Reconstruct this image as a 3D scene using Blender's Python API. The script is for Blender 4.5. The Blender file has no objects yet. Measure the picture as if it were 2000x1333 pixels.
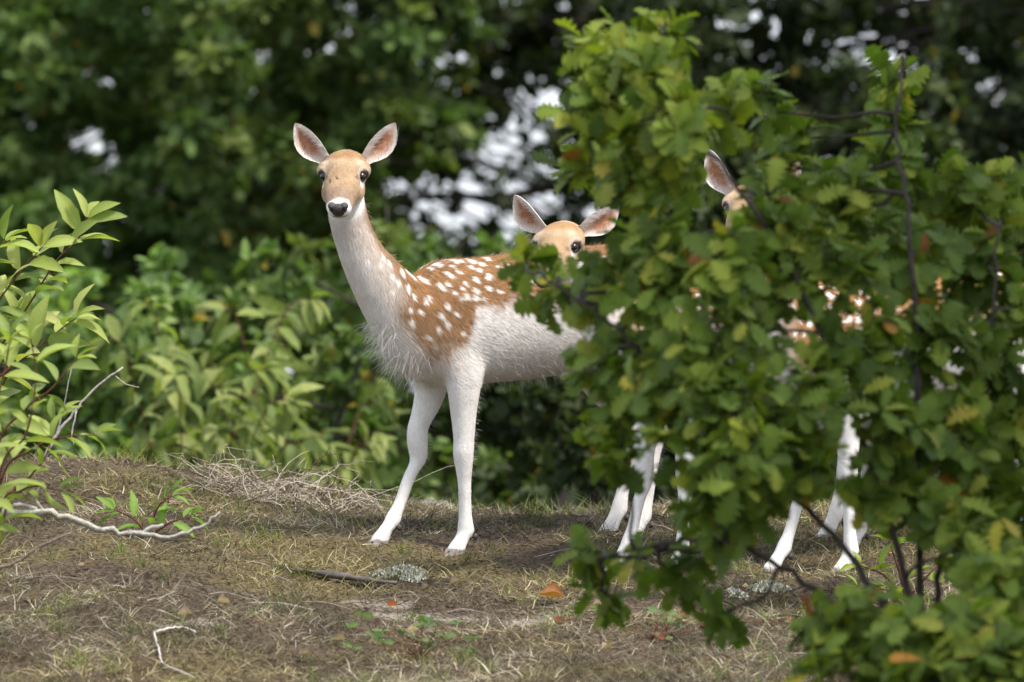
import bpy, bmesh, math, random
import numpy as np
from mathutils import Vector, Matrix

rng = np.random.default_rng(7)
random.seed(7)
scene = bpy.context.scene
COL = scene.collection

# ------------------------------------------------------------------ camera
CAM_D, CAM_Z = 25.0, 0.603
cd = bpy.data.cameras.new('camera'); cam = bpy.data.objects.new('camera', cd); COL.objects.link(cam)
cam.location = (0, -CAM_D, CAM_Z); cam.rotation_euler = (math.pi / 2, 0, 0)
cd.lens = 300; cd.sensor_width = 36; cd.clip_start = 0.5; cd.clip_end = 3000
cd.dof.use_dof = True; cd.dof.focus_distance = CAM_D - 0.1; cd.dof.aperture_fstop = 4.2
scene.camera = cam

# ------------------------------------------------------------------ sky and sun (thin bright cloud)
SUN_EL, SUN_AZ = math.radians(60), math.radians(122)      # azimuth clockwise from +Y
w = bpy.data.worlds.new('World'); scene.world = w; w.use_nodes = True
nt = w.node_tree; nt.nodes.clear()
sky = nt.nodes.new('ShaderNodeTexSky'); sky.sky_type = 'NISHITA'; sky.sun_disc = False
sky.sun_elevation = SUN_EL; sky.sun_rotation = SUN_AZ; sky.dust_density = 2.0; sky.air_density = 1.0
bg = nt.nodes.new('ShaderNodeBackground'); bg.inputs[1].default_value = 0.125
ow = nt.nodes.new('ShaderNodeOutputWorld')
tcw = nt.nodes.new('ShaderNodeTexCoord'); cn = nt.nodes.new('ShaderNodeTexNoise'); cn.inputs['Scale'].default_value = 3.0; cn.inputs['Detail'].default_value = 5
cm = nt.nodes.new('ShaderNodeMapRange'); cm.inputs[1].default_value = .35; cm.inputs[2].default_value = .65; cm.inputs[3].default_value = .45; cm.inputs[4].default_value = .85
mxs = nt.nodes.new('ShaderNodeMixRGB'); mxs.inputs[2].default_value = (5.6, 5.9, 6.5, 1)                      # thin white cloud over the whole sky
nt.links.new(tcw.outputs['Generated'], cn.inputs['Vector']); nt.links.new(cn.outputs[0], cm.inputs[0]); nt.links.new(cm.outputs[0], mxs.inputs[0]); nt.links.new(sky.outputs[0], mxs.inputs[1])
nt.links.new(mxs.outputs[0], bg.inputs[0]); nt.links.new(bg.outputs[0], ow.inputs[0])
sd = bpy.data.lights.new('sun', 'SUN'); so = bpy.data.objects.new('sun', sd); COL.objects.link(so)
sd.energy = 2.6; sd.angle = math.radians(10); sd.color = (1.0, 0.95, 0.88)
sdir = Vector((math.sin(SUN_AZ) * math.cos(SUN_EL), math.cos(SUN_AZ) * math.cos(SUN_EL), math.sin(SUN_EL)))
so.rotation_euler = sdir.to_track_quat('Z', 'Y').to_euler(); so.location = (5, -10, 12)

vs = scene.view_settings
vs.view_transform = 'Standard'; vs.look = 'None'; vs.gamma = 1; vs.use_curve_mapping = False; vs.exposure = 1.05
scene.cycles.use_denoising = True
scene.cycles.max_bounces = 8; scene.cycles.diffuse_bounces = 4; scene.cycles.transmission_bounces = 6
scene.cycles.use_adaptive_sampling = False
scene.cycles.caustics_reflective = False; scene.cycles.caustics_refractive = False

# ------------------------------------------------------------------ helpers
def P(px, py, Y=0.0):
    """world point that lies at depth Y for a place read off the 2000 px wide photograph"""
    s = 0.0015 * (CAM_D + Y) / CAM_D
    return np.array([(px - 1000) * s, Y, CAM_Z + (666.5 - py) * s])

def lin(r, g, b):
    f = lambda c: ((c / 255 + 0.055) / 1.055) ** 2.4 if c > 10 else c / 255 / 12.92
    return np.array([f(r), f(g), f(b)])

def smooth(a, b, x):
    t = np.clip((x - a) / (b - a), 0, 1); return t * t * (3 - 2 * t)

def _hash(ix, iy, iz):
    n = (ix * 374761393 + iy * 668265263 + iz * 2147483647) & 0xffffffff
    n = ((n ^ (n >> 13)) * 1274126177) & 0xffffffff
    return ((n ^ (n >> 16)) & 0xffff) / 65535.0
def noise3(p, seed=0):
    p = np.asarray(p, float) + seed * 17.31
    i = np.floor(p).astype(np.int64); f = p - i; f = f * f * (3 - 2 * f)
    out = 0
    for dx in (0, 1):
        for dy in (0, 1):
            for dz in (0, 1):
                wgt = (f[..., 0] if dx else 1 - f[..., 0]) * (f[..., 1] if dy else 1 - f[..., 1]) * (f[..., 2] if dz else 1 - f[..., 2])
                out = out + wgt * _hash(i[..., 0] + dx, i[..., 1] + dy, i[..., 2] + dz)
    return out
def noise2(x, y, seed=0):
    return noise3(np.stack([x, y, np.zeros_like(x) + 0.5], -1), seed)
def fbm2(x, y, seed=0, oct=3):
    v = 0; a = 0.5; t = 0
    for k in range(oct):
        v = v + a * noise2(x * 2 ** k, y * 2 ** k, seed + k); t += a; a *= 0.5
    return v / t

def norm(v):
    v = np.asarray(v, float); return v / np.maximum(np.linalg.norm(v, axis=-1, keepdims=True), 1e-9)

def make_mesh(name, verts, faces, colors=None, smooth_shade=False):
    """faces: list of int arrays (N,k), colours per vertex"""
    me = bpy.data.meshes.new(name)
    verts = np.asarray(verts, np.float32)
    if not isinstance(faces, list): faces = [faces]
    faces = [np.asarray(f, np.int32) for f in faces if len(f)]
    loops = np.concatenate([f.ravel() for f in faces])
    tot = np.concatenate([np.full(len(f), f.shape[1], np.int32) for f in faces])
    start = np.concatenate([[0], np.cumsum(tot)[:-1]]).astype(np.int32)
    me.vertices.add(len(verts)); me.vertices.foreach_set('co', verts.ravel())
    me.loops.add(len(loops)); me.loops.foreach_set('vertex_index', loops)
    me.polygons.add(len(tot)); me.polygons.foreach_set('loop_start', start)
    me.polygons.foreach_set('loop_total', tot)
    if smooth_shade: me.polygons.foreach_set('use_smooth', np.ones(len(tot), bool))
    me.update(calc_edges=True)
    if colors is not None: set_col(me, colors)
    return me
def set_col(me, colors):
    a = me.color_attributes.new('Col', 'FLOAT_COLOR', 'POINT')
    c = np.ones((len(me.vertices), 4), np.float32); c[:, :3] = colors
    a.data.foreach_set('color', c.ravel())

def link(name, me, mat=None, parent=None, loc=None):
    o = bpy.data.objects.new(name, me); COL.objects.link(o)
    if mat is not None and me is not None and len(me.materials) == 0: me.materials.append(mat)
    if parent is not None: o.parent = parent
    if loc is not None: o.location = Vector([float(q) for q in loc])
    return o
def tag(o, label=None, cat=None, group=None, kind=None):
    if label: o['label'] = label
    if cat: o['category'] = cat
    if group: o['group'] = group
    if kind: o['kind'] = kind
    return o
def empty(name, loc, label, cat, group=None):
    o = bpy.data.objects.new(name, None); COL.objects.link(o); o.location = Vector([float(q) for q in loc])
    o.empty_display_size = 0.05
    return tag(o, label, cat, group)

class Geo:
    """collects pieces (verts, faces, colours) of ONE part"""
    def __init__(s): s.v = []; s.f = {}; s.c = []; s.n = 0
    def add(s, v, faces, c):
        v = np.asarray(v, float).reshape(-1, 3)
        for f in (faces if isinstance(faces, list) else [faces]):
            f = np.asarray(f, np.int64)
            if len(f): s.f.setdefault(f.shape[1], []).append(f + s.n)
        c = np.asarray(c, float)
        s.c.append(np.broadcast_to(c, (len(v), 3)) if c.ndim == 1 else c)
        s.v.append(v); s.n += len(v)
    def mesh(s, name, smooth_shade=False, origin=None):
        v = np.concatenate(s.v)
        if origin is not None: v = v - np.asarray(origin)
        return make_mesh(name, v, [np.concatenate(q) for q in s.f.values()], np.concatenate(s.c), smooth_shade)

def frames(pts):
    pts = np.asarray(pts, float); t = np.gradient(pts, axis=0); t = norm(t)
    ref = np.array([0.123, 0.31, 0.94]);
    if abs(np.dot(norm(pts[-1] - pts[0]), norm(ref))) > 0.9: ref = np.array([1.0, 0.2, 0.1])
    a = norm(np.cross(t, ref)); b = np.cross(t, a); return t, a, b
def tube(pts, radii, seg=6, jitter=0.0):
    pts = np.asarray(pts, float); n = len(pts); radii = np.broadcast_to(np.asarray(radii, float), (n,))
    t, a, b = frames(pts); ang = np.linspace(0, 2 * np.pi, seg, endpoint=False)
    r = radii[:, None] * (1 + jitter * rng.uniform(-1, 1, (n, seg)))
    v = pts[:, None] + a[:, None] * (np.cos(ang) * r)[..., None] + b[:, None] * (np.sin(ang) * r)[..., None]
    v = v.reshape(-1, 3); i = np.arange(n - 1)[:, None] * seg; j = np.arange(seg)[None]; j2 = (j + 1) % seg
    f = np.stack([i + j, i + j2, i + seg + j2, i + seg + j], -1).reshape(-1, 4)
    v = np.vstack([v, pts[:1], pts[-1:]]); c0, c1 = n * seg, n * seg + 1
    cap = np.concatenate([np.stack([np.full(seg, c0), j2[0], j[0]], -1),
                          np.stack([np.full(seg, c1), (n - 1) * seg + j[0], (n - 1) * seg + j2[0]], -1)])
    return v, [f, cap]
def spline(pts, n):
    """Catmull-Rom through rows of any width"""
    p = np.asarray(pts, float); p = np.vstack([2 * p[0] - p[1], p, 2 * p[-1] - p[-2]])
    t = np.linspace(0, len(p) - 3 - 1e-6, n); i = t.astype(int); u = (t - i)[:, None]
    a, b, c, d = p[i], p[i + 1], p[i + 2], p[i + 3]
    return 0.5 * (2 * b + (c - a) * u + (2 * a - 5 * b + 4 * c - d) * u ** 2 + (3 * b - a - 3 * c + d) * u ** 3)
def wobble(p0, p1, n, amp, sag=0.0):
    t = np.linspace(0, 1, n)[:, None]; p = p0 * (1 - t) + p1 * t
    d = np.zeros((n, 3)); k = rng.normal(size=(max(3, n // 3), 3)); d = spline(k, n) * amp * np.sin(np.pi * t)
    d[:, 2] -= sag * np.sin(np.pi * t[:, 0]); return p + d

# ------------------------------------------------------------------ materials
def new_mat(name):
    m = bpy.data.materials.new(name); m.use_nodes = True; t = m.node_tree; t.nodes.clear()
    o = t.nodes.new('ShaderNodeOutputMaterial'); return m, t, o
def attr_mat(name, rough=0.6, spec=0.3, transl=0.0, nscale=0.0, namp=0.25, bump=0.0, tr_tint=(1.0, 1.15, 0.45)):
    m, t, o = new_mat(name); L = t.links.new
    at = t.nodes.new('ShaderNodeVertexColor'); at.layer_name = 'Col'; col = at.outputs[0]
    p = t.nodes.new('ShaderNodeBsdfPrincipled'); p.inputs['Roughness'].default_value = rough
    p.inputs['Specular IOR Level'].default_value = spec
    if nscale:
        tc = t.nodes.new('ShaderNodeTexCoord')
        nz = t.nodes.new('ShaderNodeTexNoise'); nz.inputs['Scale'].default_value = nscale; nz.inputs['Detail'].default_value = 3
        L(tc.outputs['Object'], nz.inputs['Vector'])
        mr = t.nodes.new('ShaderNodeMapRange'); mr.inputs[1].default_value = 0.3; mr.inputs[2].default_value = 0.7
        mr.inputs[3].default_value = 1 - namp; mr.inputs[4].default_value = 1 + namp; L(nz.outputs[0], mr.inputs[0])
        vm = t.nodes.new('ShaderNodeVectorMath'); vm.operation = 'SCALE'; L(col, vm.inputs[0]); L(mr.outputs[0], vm.inputs['Scale'])
        col = vm.outputs[0]
        if bump:
            b = t.nodes.new('ShaderNodeBump'); b.inputs['Strength'].default_value = bump; b.inputs['Distance'].default_value = 0.01
            L(nz.outputs[0], b.inputs['Height']); L(b.outputs[0], p.inputs['Normal'])
    L(col, p.inputs['Base Color'])
    if transl:
        tr = t.nodes.new('ShaderNodeBsdfTranslucent'); mu = t.nodes.new('ShaderNodeVectorMath'); mu.operation = 'MULTIPLY'
        mu.inputs[1].default_value = tr_tint; L(col, mu.inputs[0]); L(mu.outputs[0], tr.inputs[0])
        mx = t.nodes.new('ShaderNodeMixShader'); mx.inputs[0].default_value = transl
        L(p.outputs[0], mx.inputs[1]); L(tr.outputs[0], mx.inputs[2]); L(mx.outputs[0], o.inputs[0])
    else: L(p.outputs[0], o.inputs[0])
    return m
M_leaf = attr_mat('leaf', 0.55, 0.22, 0.4, 45, 0.16)
M_bark = attr_mat('bark', 0.85, 0.2, 0, 30, 0.35, 0.6)
M_twig = attr_mat('dead wood', 0.8, 0.2, 0, 90, 0.3, 0.4)
M_grass = attr_mat('dry grass', 0.75, 0.15, 0.25, tr_tint=(1, 1, 0.8))
M_skin = attr_mat('short coat', 0.9, 0.08, 0, 260, 0.10, 0.25)
M_fur = attr_mat('fur strands', 0.75, 0.12, 0.18, tr_tint=(1, 1, 1))
M_eye, _t, _o = new_mat('eye')
_p = _t.nodes.new('ShaderNodeBsdfPrincipled'); _t.links.new(_p.outputs[0], _o.inputs[0])
_p.inputs['Base Color'].default_value = (0.012, 0.007, 0.006, 1); _p.inputs['Roughness'].default_value = 0.18
M_nose = attr_mat('nose leather', 0.42, 0.45, 0, 320, 0.35, 0.5)
M_hoof = attr_mat('hoof horn', 0.5, 0.4, 0, 120, 0.3, 0.2)
M_lichen = attr_mat('lichen', 0.95, 0.05, 0.0, 200, 0.2)

# ------------------------------------------------------------------ ground
_py = np.array([-600, -60, -25, -15, -8, -5, -2.1, -1, 0, 0.8, 1.3, 1.9, 3, 6, 12, 45, 120, 900.])
_pz = np.array([-3, -1.3, -1.0, -.93, -.74, -.58, -.312, -.155, 0, .098, .105, .06, -.18, -.6, -.85, -.9, -1.5, -8.])
_yy = np.linspace(-12, 14, 2601); _zz = np.interp(_yy, _py, _pz)
_k = np.exp(-np.linspace(-2.2, 2.2, 51) ** 2); _k /= _k.sum()
_zz = np.convolve(np.pad(_zz, 25, 'edge'), _k, 'valid')
def height(x, y, fine=True):
    x = np.asarray(x, float); y = np.asarray(y, float)
    z = np.where((y > -12) & (y < 14), np.interp(y, _yy, _zz), np.interp(y, _py, _pz))
    near = np.exp(-((y - 0.6) / 2.2) ** 2)
    z = z + near * (0.085 * smooth(-0.55, -1.25, x) + 0.035 * smooth(-.2, -.7, x))
    z = z - near * 0.03 * np.exp(-((x - 0.25) / .5) ** 2) * smooth(0.2, 1.0, y)
    if fine:
        m = np.exp(-((y + .3) / 4.5) ** 2)
        foot = 1.0
        z = z + m * foot * ((fbm2(x * 2.3, y * 2.3, 3) - .5) * 0.075 + (fbm2(x * 9, y * 9, 9, 2) - .5) * 0.045 + (fbm2(x * 30, y * 30, 13, 2) - .5) * 0.012)
    return z
def ground_z(x, y): return float(height(np.array([x]), np.array([y]))[0])

def on_ground(px, py, dz=0.0, lo=-2.9, hi=1.5):
    """point of the ground seen at this place of the photograph"""
    ys = np.linspace(lo, hi, 500); s = .0015 * (CAM_D + ys) / CAM_D; xs = (px - 1000) * s; zr = CAM_Z + (666.5 - py) * s
    hgt = height(xs, ys); k = np.argmax(hgt >= zr) if (hgt >= zr).any() else np.argmin(np.abs(hgt - zr)); return np.array([xs[k], ys[k], hgt[k] + dz])

def geo_axis(lo, hi, step, far, g=1.35):
    c = list(np.arange(lo, hi + 1e-6, step)); s = step
    a = [];  v = hi; 
    while v < far: s *= g; v += s; a.append(v)
    s = step; b = []; v = lo
    while v > -far: s *= g; v -= s; b.append(v)
    return np.array(b[::-1] + c + a)
gx = geo_axis(-2.1, 2.1, 0.019, 900); gy = geo_axis(-2.8, 1.9, 0.021, 900)
GX, GY = np.meshgrid(gx, gy); GZ = height(GX, GY)
nx, ny = len(gx), len(gy); ii, jj = np.meshgrid(np.arange(nx - 1), np.arange(ny - 1)); q = (jj * nx + ii).ravel()
gme = make_mesh('ground', np.stack([GX, GY, GZ], -1).reshape(-1, 3), np.stack([q, q + 1, q + nx + 1, q + nx], -1), None, True)
# colour patches of the ground, shared with what grows on it
HUMUS = [(.22, .62, .40, .34), (.02, .3, .2, .2), (-.38, .42, .35, .16), (.62, .0, .3, .2), (-.28, -.62, .28, .1), (.75, -.75, .4, .25)]
SAND = [(-.40, -.95, .10, .06), (-.22, -1.08, .13, .07), (.02, -1.15, .10, .06), (-.85, -1.5, .10, .06)]
MOSS = [(-.45, -.25, .45, .28), (-.75, -.5, .5, .35), (-.2, -.45, .3, .2), (.7, -.2, .3, .2), (-.95, .5, .4, .3), (.9, .25, .4, .2)]
def patch(lst, x, y):
    v = np.zeros_like(x)
    wx = (fbm2(x * 5, y * 5, 21) - .5) * .35; wy = (fbm2(x * 5, y * 5, 27) - .5) * .35
    for cx, cy, rx, ry in lst: v = np.maximum(v, smooth(1.25, .55, np.hypot((x + wx - cx) / rx, (y + wy - cy) / ry)))
    return v
c_base = np.array([.07, .052, .035]); c_hum = np.array([.035, .026, .02]); c_sand = np.array([.21, .18, .145]); c_moss = np.array([.10, .08, .04])
def ground_col(x, y):
    n = fbm2(x * 7, y * 7, 41)[..., None]
    c = c_base * (.6 + .8 * n)
    mm = np.clip(patch(MOSS, x, y) + smooth(.55, .7, fbm2(x * 3, y * 3, 44)) * .7, 0, 1)[..., None]; c = c * (1 - mm) + c_moss * mm * (.7 + .6 * n)
    s = patch(SAND, x, y)[..., None]; c = c * (1 - s) + c_sand * s
    h = patch(HUMUS, x, y)[..., None]; c = c * (1 - h) + c_hum * h
    f = smooth(1.5, 4, y)[..., None]; return c * (1 - f) + np.array([.035, .045, .018]) * f
set_col(gme, ground_col(GX, GY).reshape(-1, 3))
M_ground = attr_mat('soil and moss', 0.95, 0.1, 0, 85, 0.75, 1.0)
tag(link('ground', gme, M_ground), 'sandy heath mound covered in moss and dry grass', None, None, 'structure')

# ------------------------------------------------------------------ blades (grass, moss, litter)
def blades(name, n_or_pts, length, width, colfn, lean, curl, label, cat, region=(-2.1, 2.1, -2.7, 1.7), dens=None, mat=None, up=1.0, lift=0.0):
    if isinstance(n_or_pts, int):
        x = rng.uniform(region[0], region[1], n_or_pts); y = rng.uniform(region[2], region[3], n_or_pts)
    else: x, y = n_or_pts
    if dens is not None:
        k = rng.random(len(x)) < dens(x, y); x, y = x[k], y[k]
    n = len(x); z = height(x, y) - .003 + lift
    a = rng.uniform(0, 2 * np.pi, n); ln = rng.uniform(length[0], length[1], n); le = rng.uniform(lean[0], lean[1], n)
    d = np.stack([np.cos(a) * np.sin(le), np.sin(a) * np.sin(le), np.cos(le) * up], -1)
    a2 = a + rng.normal(0, 1.2, n); cv = np.stack([np.cos(a2), np.sin(a2), -rng.uniform(.0, .9, n)], -1) * (rng.uniform(curl[0], curl[1], n) * ln)[:, None]
    sd_ = norm(np.cross(d, rng.normal(size=(n, 3)))) * (rng.uniform(width[0], width[1], n) / 2)[:, None]
    b = np.stack([x, y, z], -1); mid = b + d * (ln * .5)[:, None] + cv * .3; tip = b + d * ln[:, None] + cv
    v = np.stack([b - sd_, b + sd_, mid + sd_ * .8, mid - sd_ * .8, tip], 1).reshape(-1, 3)
    i = np.arange(n)[:, None] * 5
    c = np.repeat(colfn(x, y, n), 5, axis=0)
    me = make_mesh(name, v, [i + np.array([0, 1, 2, 3]), i + np.array([3, 2, 4])], c)
    return tag(link(name, me, mat or M_grass), label, cat, None, 'stuff')
def mixcol(cols, jit=.25):
    cols = np.array(cols)
    def fn(x, y, n):
        k = rng.integers(0, len(cols), n); c = cols[k] * rng.uniform(1 - jit, 1 + jit, (n, 1))
        h = patch(HUMUS, x, y)[:, None]; t = smooth(.32, .62, fbm2(x * 4.5, y * 4.5, 91))[:, None]; g_ = smooth(.45, .65, fbm2(x * 2.2, y * 2.2, 95))[:, None]
        c = c * (.5 + .6 * t) * (1 + g_ * (np.array([1.0, .98, .76]) - 1)); return c * (1 - .6 * h)
    return fn
nz_t = lambda x, y: smooth(.36, .6, fbm2(x * 3.5, y * 3.5, 61))
tuft = lambda x, y: smooth(.38, .62, fbm2(x * 16, y * 16, 63, 2))
blades('dry_grass', 150000, (.02, .07), (.0014, .0034), mixcol([(.46, .39, .26), (.36, .31, .20), (.58, .52, .41), (.23, .18, .12), (.33, .31, .20), (.14, .105, .08)], .3), (.35, 1.5), (.1, .9),
       'matted tan and grey dry grass covering the slope', 'dry grass', dens=lambda x, y: np.clip(.06 + (.85 * nz_t(x, y) + .35 * smooth(-.8, -1.5, y)) * (.15 + .95 * tuft(x, y)) - .15 * patch(SAND, x, y) - .08 * patch(MOSS, x, y), 0.03, 1))
blades('moss', 90000, (.006, .02), (.002, .0045), mixcol([(.20, .16, .06), (.29, .22, .095), (.11, .095, .04), (.14, .095, .045), (.33, .27, .17), (.09, .065, .04)], .35), (.1, 1.1), (.0, .4),
       'low olive and yellow moss cushions between the grass', 'moss', dens=lambda x, y: np.clip((.12 + .8 * patch(MOSS, x, y) + .6 * smooth(.5, .66, fbm2(x * 3, y * 3, 44))) * (.2 + .9 * smooth(.35, .6, fbm2(x * 22, y * 22, 67, 2))) - patch(SAND, x, y) - .8 * patch(HUMUS, x, y), 0, 1))
blades('leaf_litter', 85000, (.008, .036), (.0016, .0055), mixcol([(.13, .085, .055), (.09, .06, .04), (.24, .18, .13), (.40, .35, .29), (.17, .13, .06)], .4), (1.0, 1.6), (.0, .6),
       'dark crumbled litter on the bare humus patches', 'litter', dens=lambda x, y: np.clip(.62 + .5 * patch(HUMUS, x, y), 0, 1))
_tx, _ty = [], []
for k in range(330):
    cx, cy = rng.uniform(-1.9, 1.9), rng.uniform(-2.4, 1.2); m = rng.integers(5, 22)
    _tx.append(cx + rng.normal(0, .018, m)); _ty.append(cy + rng.normal(0, .018, m))
for px_, Y_, m in [(740, .85, 26), (760, .9, 22), (1040, 1.0, 26), (1075, .95, 14), (990, 1.0, 12), (1115, 1.0, 18), (200, 1.0, 20), (255, .95, 16), (1200, 1.0, 16), (840, .35, 24), (1250, .5, 20), (1500, .6, 26), (1560, .5, 20)]:
    c = P(px_, 1000, Y_); _tx.append(c[0] + rng.normal(0, .03, m)); _ty.append(c[1] + rng.normal(0, .03, m))
blades('green_grass', (np.concatenate(_tx), np.concatenate(_ty)), (.03, .085), (.0014, .003), mixcol([(.16, .21, .05), (.21, .26, .07), (.26, .26, .09), (.12, .18, .05)]), (.05, .6), (.1, .5),
       'sparse tufts of fresh green grass among the dry grass', 'grass')
_tx, _ty = [], []
for k in range(90):
    px_ = rng.choice([rng.uniform(400, 700), rng.uniform(1650, 2000), rng.uniform(200, 2000)], p=[.35, .45, .2]); Y_ = rng.uniform(.3, 1.1) if px_ < 1600 else rng.uniform(-1.2, .6)
    c = P(px_, 1000, Y_); m = rng.integers(4, 14); _tx.append(c[0] + rng.normal(0, .03, m)); _ty.append(c[1] + rng.normal(0, .03, m))
blades('bent_grass', (np.concatenate(_tx), np.concatenate(_ty)), (.07, .19), (.001, .002), mixcol([(.42, .36, .22), (.36, .33, .17), (.30, .30, .12)]), (.1, .9), (.1, .6),
       'long bleached grass stalks standing along the crest', 'tall grass')

# ------------------------------------------------------------------ leaves
def leaf_strip(ts, ws, fold=.25, arch=.15, twist=0., wave=0., asym=0.):
    """unit-length leaf along +X, normal +Z; returns verts (3 per station) and quads"""
    ts = np.asarray(ts); ws = np.asarray(ws); n = len(ts); v = []
    for i, (t, ww) in enumerate(zip(ts, ws)):
        z = -arch * t * t + .0; tw = twist * t
        for s in (-1, 0, 1):
            y = s * ww * (1 + asym * s); zz = abs(y) * fold + (wave * math.sin(9 * t + 2 * s) * ww if s else 0)
            v.append((t * (1 - .25 * arch * t), y * math.cos(tw) - zz * math.sin(tw), z + zz * math.cos(tw) + y * math.sin(tw)))
    f = []
    for i in range(n - 1):
        a = 3 * i; f += [(a, a + 3, a + 4, a + 1), (a + 1, a + 4, a + 5, a + 2)]
    return np.array(v), np.array(f)
OAK_T = np.array([0, .08, .16, .25, .33, .43, .51, .61, .69, .79, .87, .95, 1.0])
OAK_W = np.array([.015, .05, .10, .19, .10, .29, .135, .355, .155, .325, .155, .20, .03])
CH_T = np.linspace(0, 1, 9); CH_W = .165 * np.sin(np.pi * CH_T ** .85) ** .8 + .006
RD_T = np.linspace(0, 1, 6); RD_W = .33 * np.sin(np.pi * RD_T ** .8) ** .75 + .01
def variants(T, W, n, fold=(.1, .45), arch=(.05, .4), wave=.2, jit=.12):
    out = []
    for k in range(n):
        w_ = W * (1 + rng.normal(0, jit, len(W)))
        out.append(leaf_strip(T, w_, rng.uniform(*fold), rng.uniform(*arch), rng.normal(0, .35), rng.uniform(0, wave), rng.normal(0, .08)))
    return out
OAKS = variants(OAK_T, OAK_W, 10)
CHERRY = variants(CH_T, CH_W, 8, (.2, .6), (.1, .55), .1, .04)
ROUND = variants(RD_T, RD_W, 6, (.05, .4), (.0, .3), .1, .1)
def hexleaf(w1, w2, fold, arch):
    v = np.array([(0, 0, 0), (.32, w1, fold * w1), (.70, w2, fold * w2 - arch * .5), (1, 0, -arch), (.70, -w2, fold * w2 - arch * .5), (.32, -w1, fold * w1)], float)
    return v, np.array([(0, 3, 2, 1), (0, 5, 4, 3)])
BG_R = [hexleaf(rng.uniform(.24, .32), rng.uniform(.2, .28), rng.uniform(.1, .5), rng.uniform(0, .3)) for k in range(6)]
BG_O = [hexleaf(rng.uniform(.16, .26), rng.uniform(.24, .36), rng.uniform(.1, .5), rng.uniform(0, .3)) for k in range(6)]
def leaf_frames(axis, nrm):
    x = norm(axis); z = norm(nrm - x * (x * nrm).sum(-1, keepdims=True)); y = np.cross(z, x)
    return np.stack([x, y, z], -1)                                    # columns
def merged_leaves(name, vs_, vi, T, R, S, C, parent, mat, origin, tipmix=None):
    G = Geo()
    for k, (v, f) in enumerate(vs_):
        m = np.where(vi == k)[0]
        if not len(m): continue
        vv = np.einsum('nij,vj->nvi', R[m] * S[m, None, None], v) + T[m][:, None]
        ff = (f[None] + (np.arange(len(m)) * len(v))[:, None, None]).reshape(-1, 4)
        cc = np.repeat(C[m], len(v), axis=0)
        G.add(vv.reshape(-1, 3), ff, cc)
    o = link(name, G.mesh(name, True, origin), mat, parent); o['kind'] = 'stuff'; return o
def leaf_meshes(tagname, vs_, cols, mid=None):
    """shared meshes: each shape in each tint"""
    out = []
    for c in cols:
        row = []
        for v, f in vs_:
            cc = np.tile(c, (len(v), 1)); 
            if mid is not None: cc[1::3] = cc[1::3] * mid
            me = make_mesh(tagname, v, f, cc, True); me.materials.append(M_leaf); row.append(me)
        out.append(row)
    return out
def place_leaf(me, parent, T, R, S, origin, name='leaf'):
    o = bpy.data.objects.new(name, me); COL.objects.link(o); o.parent = parent
    m = Matrix([[R[i][j] * S for j in range(3)] + [T[i] - origin[i]] for i in range(3)] + [[0, 0, 0, 1]])
    o.matrix_local = m; return o

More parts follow.
